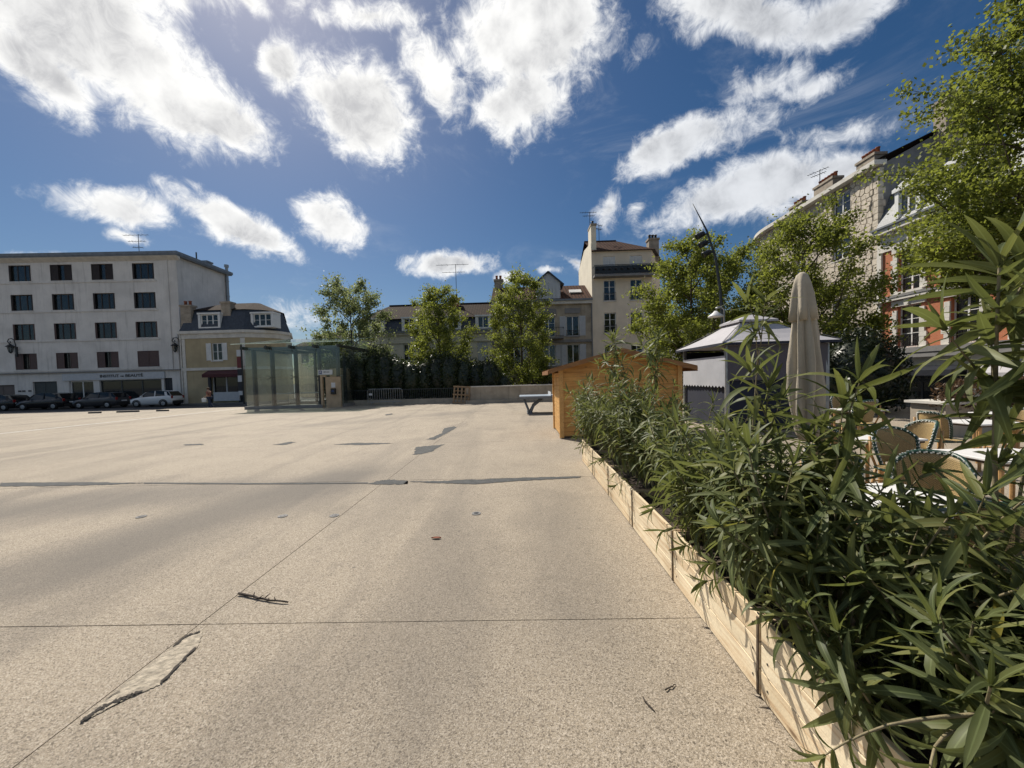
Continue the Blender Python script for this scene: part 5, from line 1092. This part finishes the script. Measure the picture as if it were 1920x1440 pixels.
# ------------------------------------------------------------------ planters
MODS = [(.79, 1.855), (1.87, 2.925), (2.94, 3.995), (4.01, 5.09), (5.105, 6.185), (6.2, 7.27)]; PX_A, PX_B, PH = 1.14, 1.76, .40
plabels = ['at the open end with the tallest oleander in it', 'with the bushiest oleander in it', 'with a thin upright oleander shoot', 'halfway along the planter row', 'next to last before the timber shed', 'at the end of the row by the timber shed']
for i, (a, b) in enumerate(MODS):
    t = thing('wooden_planter', 'pale pine planter box ' + plabels[i], 'planter', ((PX_A + PX_B) / 2, (a + b) / 2, 0), group='pine planters in a row')
    w, l = (PX_B - PX_A) / 2, (b - a) / 2; n = 3; h = PH / n
    for k in range(n):
        for s in (-1, 1): MB().box(min(s * w, s * (w - .022)), max(s * w, s * (w - .022)), -l, l, .012 + k * h, .012 + (k + 1) * h - .004).build('plank', 'planter_wood', t, bevel=.003)
        for s in (-1, 1): MB().box(-w + .023, w - .023, min(s * l, s * (l - .02)), max(s * l, s * (l - .02)), .012 + k * h, .012 + (k + 1) * h - .004).build('plank', 'planter_wood_x', t, bevel=.003)
    for sx in (-1, 1):
        for sy in (-1, 1): MB().cbox((sx * (w - .045), sy * (l - .043), .2), (.044, .044, .4)).build('corner_post', 'post_wood', t)
    sc = MB()
    for k in range(n):
        for yy in (-l + .05, l - .05): sc.lathe([(.006, 0), (.006, .002)], (0, 0, 0), 6); q0 = len(sc.v) - 12; sc.v[q0:] = [(-w - .0005 - z_, yy + x_, .012 + (k + .5) * h + y_) for x_, y_, z_ in sc.v[q0:]]
    o = sc.build('screw_heads', 'black_metal', t); o['kind'] = 'stuff'
    st = MB(); st.box(-w - .006, -w - .001, -l + .0, -l + .014, .01, PH); st.build('corner_strip', 'post_wood', t)
    sm = MB(); N = 10
    rnd = random.Random(i)
    for q in range(N + 1):
        for r_ in range(N + 1): sm.v.append((-w + .024 + (2 * w - .048) * q / N, -l + .022 + (2 * l - .044) * r_ / N, PH - .06 + rnd.uniform(-.02, .02)))
    for q in range(N):
        for r_ in range(N): k = q * (N + 1) + r_; sm.f.append((k, k + N + 1, k + N + 2, k + 1))
    sm.build('soil', 'soil', t, True)
# ------------------------------------------------------------------ vegetation
def npmesh(name, V, F, m, uv=None):
    me = bpy.data.meshes.new(name); V = np.asarray(V, np.float32); F = np.asarray(F, np.int32); k = F.shape[1]
    me.vertices.add(len(V)); me.vertices.foreach_set('co', V.ravel()); me.loops.add(F.size); me.loops.foreach_set('vertex_index', F.ravel()); me.polygons.add(len(F))
    me.polygons.foreach_set('loop_start', np.arange(0, F.size, k, dtype=np.int32))
    if uv is not None: l = me.uv_layers.new(name='UVMap'); l.data.foreach_set('uv', np.asarray(uv, np.float32)[F.ravel()].ravel())
    me.update(calc_edges=True); me.validate(); me.materials.append(M[m]); return me
def leaf_quads(C, size, rng, droop=.3, wide=.36):
    n = len(C); A = rng.normal(size=(n, 3)); A[:, 2] -= droop; A /= np.linalg.norm(A, axis=1)[:, None]; B = np.cross(A, rng.normal(size=(n, 3))); B /= np.linalg.norm(B, axis=1)[:, None]
    N = np.cross(A, B); s = (size * rng.uniform(.6, 1.25, n))[:, None]
    V = np.stack([C - A * s * .5, C + B * s * wide + N * s * .08, C + A * s * .5, C - B * s * wide + N * s * .08], 1).reshape(-1, 3); F = np.arange(4 * n).reshape(-1, 4); return V, F
def tree(name, label, base, H, Rm, cb, nleaf, ls, m, seed, nl=16, group='young lindens around the square', sub=7, spread=.26, top=(0, 0), pw=.6):
    rng = np.random.default_rng(seed); rd = random.Random(seed); t = thing(name, label, 'tree', base, 0, group); tr = MB(); br = MB(); h = H
    prof = lambda u: Rm * max(.02, math.sin(PI * min(1, max(0, u)) ** .75)) ** pw
    tr.tube([(0, 0, -.1), (.03, .02, cb), (top[0] * .3, top[1] * .3 + .05, h * .5), (top[0] * .7, top[1] * .7, h * .78), (top[0], top[1], h * .95)], [.13 * h / 9, .11 * h / 9, .07, .035, .008], 8); tr.build('trunk', 'bark', t, True); cl = []
    for i in range(nl):
        az = i * 2.399 + rd.uniform(-.4, .4); u = (i + .5) / nl; zt = cb + (h - cb) * (.10 + .88 * u); rr = prof((zt - cb) / (h - cb)) * rd.uniform(.7, 1.06); zs = max(cb * .8, zt - rr * rd.uniform(1.0, 1.6) - .3)
        f = zs / h; S = Vector((top[0] * f, top[1] * f, zs)); E_ = Vector((math.cos(az) * rr + top[0] * zt / h, math.sin(az) * rr + top[1] * zt / h, zt)); mid = S.lerp(E_, .5) + Vector((math.cos(az), math.sin(az), -.4)) * rr * .16
        br.tube([S, S.lerp(mid, .5) + Vector((0, 0, -.03)), mid, mid.lerp(E_, .5) + Vector((0, 0, .05)), E_], [.045, .036, .026, .016, .006], 5, False)
        for k in range(sub):
            q = rd.uniform(.3, 1); pS = S.lerp(mid, q * 2) if q < .5 else mid.lerp(E_, q * 2 - 1); L = Rm * rd.uniform(.18, .42); dr = Vector((rd.gauss(0, 1) + math.cos(az) * .6, rd.gauss(0, 1) + math.sin(az) * .6, rd.uniform(-.2, 1.2))).normalized(); pE = pS + dr * L
            br.tube([pS, pS.lerp(pE, .5) + Vector((0, 0, .04)), pE], [.014, .010, .004], 4, False)
            for w in np.linspace(.25, 1.05, 5): cl.append(tuple(pS.lerp(pE, w)))
        for w in np.linspace(.5, 1.0, 4): cl.append(tuple(mid.lerp(E_, w)))
    br.build('branch', 'bark', t, True)['kind'] = 'stuff'
    cl = np.array(cl); w = rng.gamma(1.2, 1, len(cl)); w /= w.sum(); idx = rng.choice(len(cl), nleaf, p=w); C = cl[idx] + rng.normal(size=(nleaf, 3)) * spread * rng.uniform(.4, 1.1, (nleaf, 1)) * np.array([1, 1, .8])
    V, F = leaf_quads(C, ls, rng); o = inst('crown', npmesh('crown', V, F, m), t); o['kind'] = 'stuff'; return t
tree('linden_tree', 'young tree with grey-green leaves rising behind the glass pavilion', (-13.9, 32, -.6), 10.6, 3.5, 2.2, 24000, .165, 'leaf_linden_dull', 1, 30)
tree('linden_tree', 'upright young tree rising from the hedge in front of the pale house', (-6.6, 32, -.7), 9.9, 2.8, 2.6, 25000, .15, 'leaf_linden', 2, 30)
tree('linden_tree', 'slender dense young tree in front of the stone house', (.2, 32, -.8), 11.2, 2.9, 1.6, 30000, .15, 'leaf_linden', 3, 34)
tree('linden_tree', 'young tree with dark green crown beside the tall pinkish house', (9.7, 22, -.0), 9.0, 3.5, 1.2, 42000, .135, 'leaf_linden', 4, 26)
tree('linden_tree', 'young tree overlapping the light mast beyond the gazebo', (12.0, 24, -.0), 9.2, 3.2, 1.4, 32000, .135, 'leaf_linden', 14, 20)
tree('linden_tree', 'leafy tree in front of the pale stone building', (13.3, 18.5, -.0), 9.0, 3.1, 1.4, 44000, .125, 'leaf_linden', 5, 36, spread=.24)
tree('linden_tree', 'large bright green tree overhanging the brick building', (16.0, 11.6, -.0), 13.2, 3.8, 3.9, 100000, .125, 'leaf_linden', 6, 54, spread=.24, top=(.5, 0), sub=12, pw=.85)
def shrub_mass(name, label, cat, boxes, n, ls, m, seed, group=None, core=True):
    rng = np.random.default_rng(seed); c = boxes[0][0]; t = thing(name, label, cat, (c[0], c[1], 0), local=False); C = []
    tot = sum(r[0] * r[1] * r[2] for _, r in boxes); k = MB()
    for cc, r in boxes:
        q = int(n * r[0] * r[1] * r[2] / tot); d = rng.normal(size=(q, 3)); d /= np.linalg.norm(d, axis=1)[:, None]; lump = 1 + .14 * np.sin(d[:, 0] * 7 + cc[0]) * np.sin(d[:, 2] * 6 + 1) + .1 * np.sin(d[:, 1] * 9 + d[:, 0] * 5)
        rad = rng.uniform(.62, 1.05, q) ** .6 * lump; p = np.array(cc) + d * rad[:, None] * np.array(r); p = p[p[:, 2] > .05]; C.append(p)
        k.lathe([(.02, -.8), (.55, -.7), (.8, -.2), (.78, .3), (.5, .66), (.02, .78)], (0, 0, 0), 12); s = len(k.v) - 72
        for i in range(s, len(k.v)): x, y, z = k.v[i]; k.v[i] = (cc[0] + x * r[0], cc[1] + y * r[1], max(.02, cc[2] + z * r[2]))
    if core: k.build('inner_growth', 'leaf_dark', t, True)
    V, F = leaf_quads(np.concatenate(C), ls, rng, -.3, .22); inst('foliage', npmesh('foliage', V, F, m), t)['kind'] = 'stuff'; return t
hb = []
rd = random.Random(4)
for i in range(13):
    x = -13.6 + i * .95; hgt = at(640 + i * 24, 668, 28).z * .0 + (3.6 if x < -9 else 3.3 if x < -4 else 2.8) + rd.uniform(-.3, .35)
    hb.append(((x, 28.2 + rd.uniform(-.2, .2), hgt * .5), (.95, .9, hgt * .54)))
hb.append(((-2.2, 28.3, 1.3), (1.0, .9, 1.35))); hb.append(((-1.3, 28.4, 1.0), (.8, .8, 1.1)))
shrub_mass('laurel_hedge', 'tall dark laurel hedge behind the barrier and pallet', 'hedge', hb, 20000, .20, 'leaf_laurel', 8)
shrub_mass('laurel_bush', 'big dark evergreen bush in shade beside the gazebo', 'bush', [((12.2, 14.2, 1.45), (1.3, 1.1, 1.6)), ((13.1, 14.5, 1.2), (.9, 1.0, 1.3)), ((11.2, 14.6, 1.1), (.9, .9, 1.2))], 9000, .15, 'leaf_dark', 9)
t = thing('raised_bed', 'raised planting bed with pale stone coping at the terrace edge', 'planter', (11.3, 9.4, 0)); MB().box(-1.6, 1.9, -.4, .4, 0, .74).build('bed_wall', 'wall_render', t); MB().box(-1.68, 1.98, -.48, .48, .742, .80).build('coping', 'trim_stone', t)
shrub_mass('red_shrub', 'reddish brown shrub spilling over the raised planting bed', 'bush', [((10.6, 9.2, .85), (.9, .5, .5)), ((12.0, 9.2, .9), (1.0, .5, .55))], 3500, .10, 'leaf_red', 10, core=False)
# ------------------------------------------------------------------ oleanders
def leaf_variant(bend, fold, twist):
    n = 6; V = []; U = []; F = []
    for i in range(n + 1):
        v = i / n; w = .062 * (math.sin(PI * (.04 + .96 * v) ** .82) ** .75 if v < 1 else 0) + (.012 if i == 0 else 0); a = bend * v; y = (math.sin(a) / bend if abs(bend) > 1e-3 else v); z = -(1 - math.cos(a)) / bend if abs(bend) > 1e-3 else 0; tw = twist * v
        for s, u in ((-1, 0.), (0, .5), (1, 1.)): x = s * w; zz = abs(s) * w * fold; V.append((x * math.cos(tw), y, z + zz + x * math.sin(tw))); U.append((u, v))
    for i in range(n):
        for k in range(2): a = i * 3 + k; F.append((a, a + 1, a + 4, a + 3))
    return np.array(V), np.array(F), np.array(U)
LV = [leaf_variant(b, f, t) for b, f, t in ((.35, .35, .2), (.9, .3, -.6), (1.4, .25, .8), (-.35, .4, -.3), (2.1, .3, 1.0), (.6, .2, -.9))]
LM = []
for V, F, U in LV: me = npmesh('leaf', V, F, 'leaf_oleander', U); me.polygons.foreach_set('use_smooth', [True] * len(me.polygons)); LM.append(me)
def oleander(label, x, y, H, ns, spread, seed, sprigs=(), llen=.135, nobj=0, density=1.0, lean=(0, 0), z0=None, droop_n=0):
    rd = random.Random(seed); zb = PH - .08 if z0 is None else z0; t = thing('oleander', label, 'shrub', (x, y, zb), 0, 'oleanders in the pine planters', local=False); st = MB(); L = []
    base = Vector((x, y, zb))
    def whorl(p, d, k, ln, openness, droop):
        d = d.normalized(); u = d.orthogonal().normalized(); v = d.cross(u); ph = rd.uniform(0, 6.28)
        for i in range(k):
            a = ph + i * 2 * PI / k + rd.uniform(-.35, .35); out = u * math.cos(a) + v * math.sin(a); op = openness + rd.uniform(-.2, .2); ax = (d * math.cos(op) + out * math.sin(op)); ax.z -= droop * rd.uniform(.3, 1.2); ax.normalize()
            nn = (d - ax * d.dot(ax)); nn = nn.normalized() if nn.length > .05 else ax.orthogonal().normalized(); s = ax.cross(nn).normalized(); s = (s + nn * rd.uniform(-.45, .45)).normalized(); nn = s.cross(ax).normalized(); l = ln * (rd.uniform(.75, 1.2) if rd.random() < .75 else rd.uniform(.4, .75))
            vi = rd.choice((0, 1, 1, 2, 3, 5)) if droop < .5 else rd.choice((2, 4, 1)); L.append((Matrix.Translation(p) @ Matrix((s, ax, nn)).transposed().to_4x4() @ Matrix.Scale(l, 4), vi, p))
    def shoot(p0, d0, ln, r0, leafy=.7, ln_leaf=llen, curve=.25, tipn=5, end=None):
        n = 7; pts = [p0.copy()]; d = d0.normalized(); drift = Vector((rd.gauss(0, .1), rd.gauss(0, .1), 0))
        for i in range(n): d = (d + Vector((0, 0, curve / n)) + drift / n + Vector((rd.gauss(0, .05), rd.gauss(0, .05), rd.gauss(0, .03)))).normalized(); pts.append(pts[-1] + d * ln / n)
        if end is not None: off = end - pts[-1]; pts = [q + off * (i / n) ** 1.3 for i, q in enumerate(pts)]
        st.tube(pts, [r0 * (1 - .65 * i / n) for i in range(n + 1)], 6, False); tot = max(3, int(ln * leafy / .05 * density))
        for i in range(tot):
            f = 1 - leafy + leafy * (i + .5) / tot; q = f * n; j = min(n - 1, int(q)); p = pts[j].lerp(pts[j + 1], q - j); dd = pts[j + 1] - pts[j]; ag = 1 - f
            whorl(p, dd, 3, ln_leaf * (1.05 if f < .9 else .9), 1.0 + .5 * ag, .15 + .9 * ag)
        whorl(pts[-1], pts[-1] - pts[-2], tipn, ln_leaf * .8, .45, .05); return pts
    for i in range(ns):
        a = i * 2.399 + rd.uniform(-.3, .3); tilt = rd.uniform(.05, 1.) ** .7 * spread; d = Vector((math.cos(a) * tilt + lean[0], math.sin(a) * tilt + lean[1], 1)); ln = H * rd.uniform(.6, 1.08)
        pts = shoot(base + Vector((math.cos(a), math.sin(a), 0)) * rd.uniform(.02, .10), d, ln, .009, .62)
        for k in range(rd.choice((1, 2, 2, 3))):
            j = rd.choice((2, 3, 4)); dd = (pts[j + 1] - pts[j]).normalized() + Vector((rd.gauss(0, .55), rd.gauss(0, .55), rd.uniform(-.1, .3))); shoot(pts[j], dd, ln * rd.uniform(.3, .5), .005, .8)
    for i in range(droop_n):           # slack side shoots hanging over the planter edge
        d = Vector((-1, rd.uniform(-.6, .6), rd.uniform(.0, .5))); pts = shoot(base + Vector((-.05, rd.uniform(-.25, .25), rd.uniform(.05, .3))), d, rd.uniform(.28, .48), .006, .5, llen * .85, -.7, 5)
    for (dx, dy, top, r, lf, kind) in sprigs:
        tgt = Vector((x + dx, y + dy, top)); p0 = base + Vector((dx * .3, dy * .3, 0)); d = tgt - p0; pts = shoot(p0, d, d.length, r, lf, llen * 1.15, .05, 7, tgt)
        if kind:
            for k in range(kind): dd = (pts[-1] - pts[-2]).normalized() + Vector((rd.gauss(0, .6), rd.gauss(0, .6), rd.uniform(-.2, .4))); shoot(pts[5 + k % 2], dd, .28, .006, .85, llen * 1.2)
    st.build('stem', 'oleander_stem', t, True)
    L.sort(key=lambda q: (q[2] - Vector((0, 0, EYE))).length); inv = t.matrix_basis.inverted()
    for mx, vi, p in L[:nobj]: inst('leaf', LM[vi], t, mx)
    rest = L[nobj:]
    if rest:
        Vs, Fs, Us, k = [], [], [], 0
        for mx, vi, p in rest: V, F, U = LV[vi]; A = np.array(mx); Vs.append(V @ A[:3, :3].T + A[:3, 3]); Fs.append(F + k); Us.append(U); k += len(V)
        me = npmesh('leaves', np.concatenate(Vs), np.concatenate(Fs), 'leaf_oleander', np.concatenate(Us)); me.polygons.foreach_set('use_smooth', [True] * len(me.polygons)); o = inst('leaves', me, t); o['kind'] = 'stuff'
    return t
OL = [  # label, x, y, height, stems, spread, seed, sprigs, leaf length, leaf objects, lean, hanging shoots
    ('oleander in the last planter touching the timber shed', 1.36, 6.95, 1.05, 16, .6, 31, (), .18, 0, (-.2, 0), 2),
    ('oleander between the shed and the sprig with a drooping tip', 1.38, 6.3, 1.2, 17, .6, 32, (), .18, 0, (-.15, 0), 2),
    ('oleander with one tall nodding sprig above the shed roof', 1.40, 5.5, 1.25, 17, .6, 33, ((-.10, -.05, 2.10, .010, .42, 5), (.1, .2, 1.8, .008, .4, 2)), .19, 0, (-.12, 0), 2),
    ('oleander with a second tall sprig before the gazebo', 1.46, 4.75, 1.2, 16, .6, 34, ((.16, -.1, 2.0, .009, .38, 4),), .19, 0, (-.1, 0), 2),
    ('oleander halfway along the row leaning over the walkway', 1.42, 4.15, 1.02, 15, .7, 35, (), .20, 120, (-.12, 0), 1),
    ('oleander with bare lower stems over reddish leaf litter', 1.5, 3.45, .98, 12, .75, 36, (), .20, 200, (.05, 0), 1),
    ('oleander carrying a single thin upright shoot before the gazebo', 1.48, 2.80, .92, 12, .8, 37, ((.27, 0.0, 2.08, .008, .14, 2),), .22, 290, (-.08, 0), 2),
    ('bushiest oleander arching over the pine planter', 1.44, 2.25, 1.05, 14, .8, 38, ((.05, .1, 1.5, .009, .4, 2),), .23, 290, (-.1, 0), 1),
    ('oleander with flower stalks in front of the white table', 1.46, 1.8, 1.0, 13, .85, 39, ((.06, .05, 1.42, .008, .4, 2),), .23, 290, (-.12, 0), 2),
    ('tallest oleander with two thick bare stems and a leafy head', 1.66, 1.42, .68, 11, .85, 40, ((.12, .06, 1.96, .013, .15, 5), (.17, .0, 1.66, .009, .22, 2)), .24, 290, (.0, 0), 0),
    ('low spreading oleander in the open-end planter', 1.36, 1.28, .5, 11, 1.1, 41, (), .20, 290, (-.2, .1), 2),
    ('oleander in the end planter leaning on its neighbours', 1.62, 1.05, .60, 13, .9, 42, ((.26, .3, 1.70, .010, .25, 2),), .22, 290, (.2, .2), 0)]
for lab, x, y, h, ns, spd, sd, sprigs, ll, no, le, dn in OL: oleander(lab, x, y, h, ns, spd, sd, sprigs, ll, no, lean=le, droop_n=dn)
shrub_mass('leaf_litter', 'dry reddish low growth on the planter soil', 'plant', [((1.42, 3.05, .38), (.2, .18, .10)), ((1.5, 2.6, .36), (.18, .16, .08))], 500, .07, 'leaf_red', 12, core=False)
# ------------------------------------------------------------------ small debris
def stick(px, z, r, label, twigs=0, seed=0):
    rd = random.Random(seed); P = [gr(*p, z=z) for p in px]; t = thing('fallen_twig', label, 'twig', tuple(P[0]), group='twigs lying on the slabs', local=False)
    m = MB(); Q = []
    for a, b in zip(P, P[1:]):
        for k in range(3): Q.append(a.lerp(b, k / 3) + Vector((0, rd.uniform(-.004, .004), rd.uniform(0, .006))))
    Q.append(P[-1]); m.tube(Q, [r * (1 - .5 * i / len(Q)) for i in range(len(Q))], 6)
    for k in range(twigs): q = rd.choice(Q[2:-1]); m.tube([q, q + Vector((rd.uniform(-.02, .05), rd.uniform(-.03, .03), rd.uniform(.01, .03)))], [r * .5, r * .2], 5)
    m.build('twig_wood', 'twig', t, True)
stick([(448, 1113), (475, 1119), (505, 1126), (540, 1129)], .010, .010, 'broken dark twig lying across a slab joint', 6, 1)
stick([(1206, 1310), (1215, 1322), (1228, 1334)], .004, .004, 'thin dark twig lying by the near planter', 0, 2)
stick([(1247, 1294), (1258, 1288), (1267, 1284)], .004, .004, 'very short dark twig beside the near planter', 0, 3)
p = gr(818, 1010); t = thing('dry_leaf', 'curled brown dry leaf lying alone on the slabs', 'leaf', tuple(p)); me = MB(); 
for i in range(7):
    x = -.05 + i * .1 / 6; w = .022 * math.sin(PI * (i + .3) / 6.6); me.v += [(x, -w, .016), (x, 0, .004), (x, w, .014)]
for i in range(6):
    for k in range(2): a = i * 3 + k; me.f.append((a, a + 1, a + 4, a + 3))
me.build('leaf_blade', 'terracotta', t, True)
# ------------------------------------------------------------------ person walking by the beige house
def skin_mesh(name, verts, edges, radii, m, parent, root=0):
    me = bpy.data.meshes.new(name); me.from_pydata(verts, edges, []); o = bpy.data.objects.new(name, me); COL.objects.link(o); o.parent = parent; me.materials.append(M[m])
    s = o.modifiers.new('skin', 'SKIN'); 
    for i, r in enumerate(radii): v = me.skin_vertices[0].data[i]; v.radius = r if hasattr(r, '__len__') else (r, r); v.use_root = i == root
    u = o.modifiers.new('sub', 'SUBSURF'); u.levels = 2; u.render_levels = 2; return o
pp = gr(394, 767, -.2)
t = thing('person', 'person in rust top and dark trousers walking past the beige house with a white bag', 'person', (pp.x, min(pp.y, 34), -.2), R(90))     # local -y... faces -x in the world
V = [(0, 0, .92), (0, .02, 1.12), (0, .05, 1.34), (0, .07, 1.43), (0, .09, 1.53), (0, .10, 1.62),
     (.10, 0, .88), (.11, .16, .50), (.11, .10, .10), (.11, .22, .04), (-.10, 0, .88), (-.11, -.10, .50), (-.11, -.34, .14), (-.11, -.24, .05),
     (.18, .05, 1.36), (.24, .10, 1.12), (.20, .34, 1.02), (.19, .42, 1.0), (-.18, .05, 1.36), (-.25, -.05, 1.12), (-.22, .16, .98), (-.21, .24, .96)]
E_ = [(0, 1), (1, 2), (2, 3), (3, 4), (4, 5), (0, 6), (6, 7), (7, 8), (8, 9), (0, 10), (10, 11), (11, 12), (12, 13), (2, 14), (14, 15), (15, 16), (16, 17), (2, 18), (18, 19), (19, 20), (20, 21)]
RD = [(.13, .10), (.12, .09), (.14, .09), .055, .085, .08, .085, .06, .042, .035, .085, .06, .042, .035, .055, .042, .034, .03, .055, .042, .034, .03]
body = skin_mesh('body', V, E_, RD, 'skin', t)
tv = [0, 1, 2, 14, 15, 18, 19]; skin_mesh('top', [V[i] for i in tv], [(0, 1), (1, 2), (2, 3), (3, 4), (2, 5), (5, 6)], [(.15, .12), (.14, .105), (.155, .105), .07, .06, .07, .06], 'shirt', t)
lv = [0, 6, 7, 8, 10, 11, 12]; skin_mesh('trousers', [V[i] for i in lv], [(0, 1), (1, 2), (2, 3), (0, 4), (4, 5), (5, 6)], [(.14, .115), .098, .075, .06, .098, .075, .06], 'trousers', t)
hm = MB().lathe([(.02, -.02), (.085, .0), (.105, .06), (.09, .13), (.03, .17)], (0, .075, 1.55), 12).build('hair', 'hair', t, True)
for s in (-1, 1): MB().box(s * .11 - .04, s * .11 + .04, (.06 if s > 0 else -.36), (.28 if s > 0 else -.16), .0, .07).build('shoe', 'rubber', t, bevel=.02)
bg = thing('shopping_bag', 'white shopping bag carried by the walking person', 'bag', (0, 0, 0), 0, local=False); wp = t.matrix_basis @ Vector((-.21, .25, .93)); bg.matrix_basis = Matrix.Translation(wp); b_ = MB(); c = wp
b_.add([(c.x - .16, c.y - .07, c.z - .36), (c.x + .16, c.y - .07, c.z - .36), (c.x + .16, c.y + .07, c.z - .36), (c.x - .16, c.y + .07, c.z - .36), (c.x - .19, c.y - .05, c.z - .06), (c.x + .19, c.y - .05, c.z - .06), (c.x + .19, c.y + .05, c.z - .06), (c.x - .19, c.y + .05, c.z - .06)], [(0, 3, 2, 1), (4, 5, 6, 7), (0, 1, 5, 4), (1, 2, 6, 5), (2, 3, 7, 6), (3, 0, 4, 7)])
b_.build('bag_body', 'bag', bg, bevel=.02); MB().tube([(c.x - .1, c.y, c.z - .06), (c.x - .06, c.y, c.z + .02), (c.x + .06, c.y, c.z + .02), (c.x + .1, c.y, c.z - .06)], .008, 5).build('bag_handle', 'bag', bg)
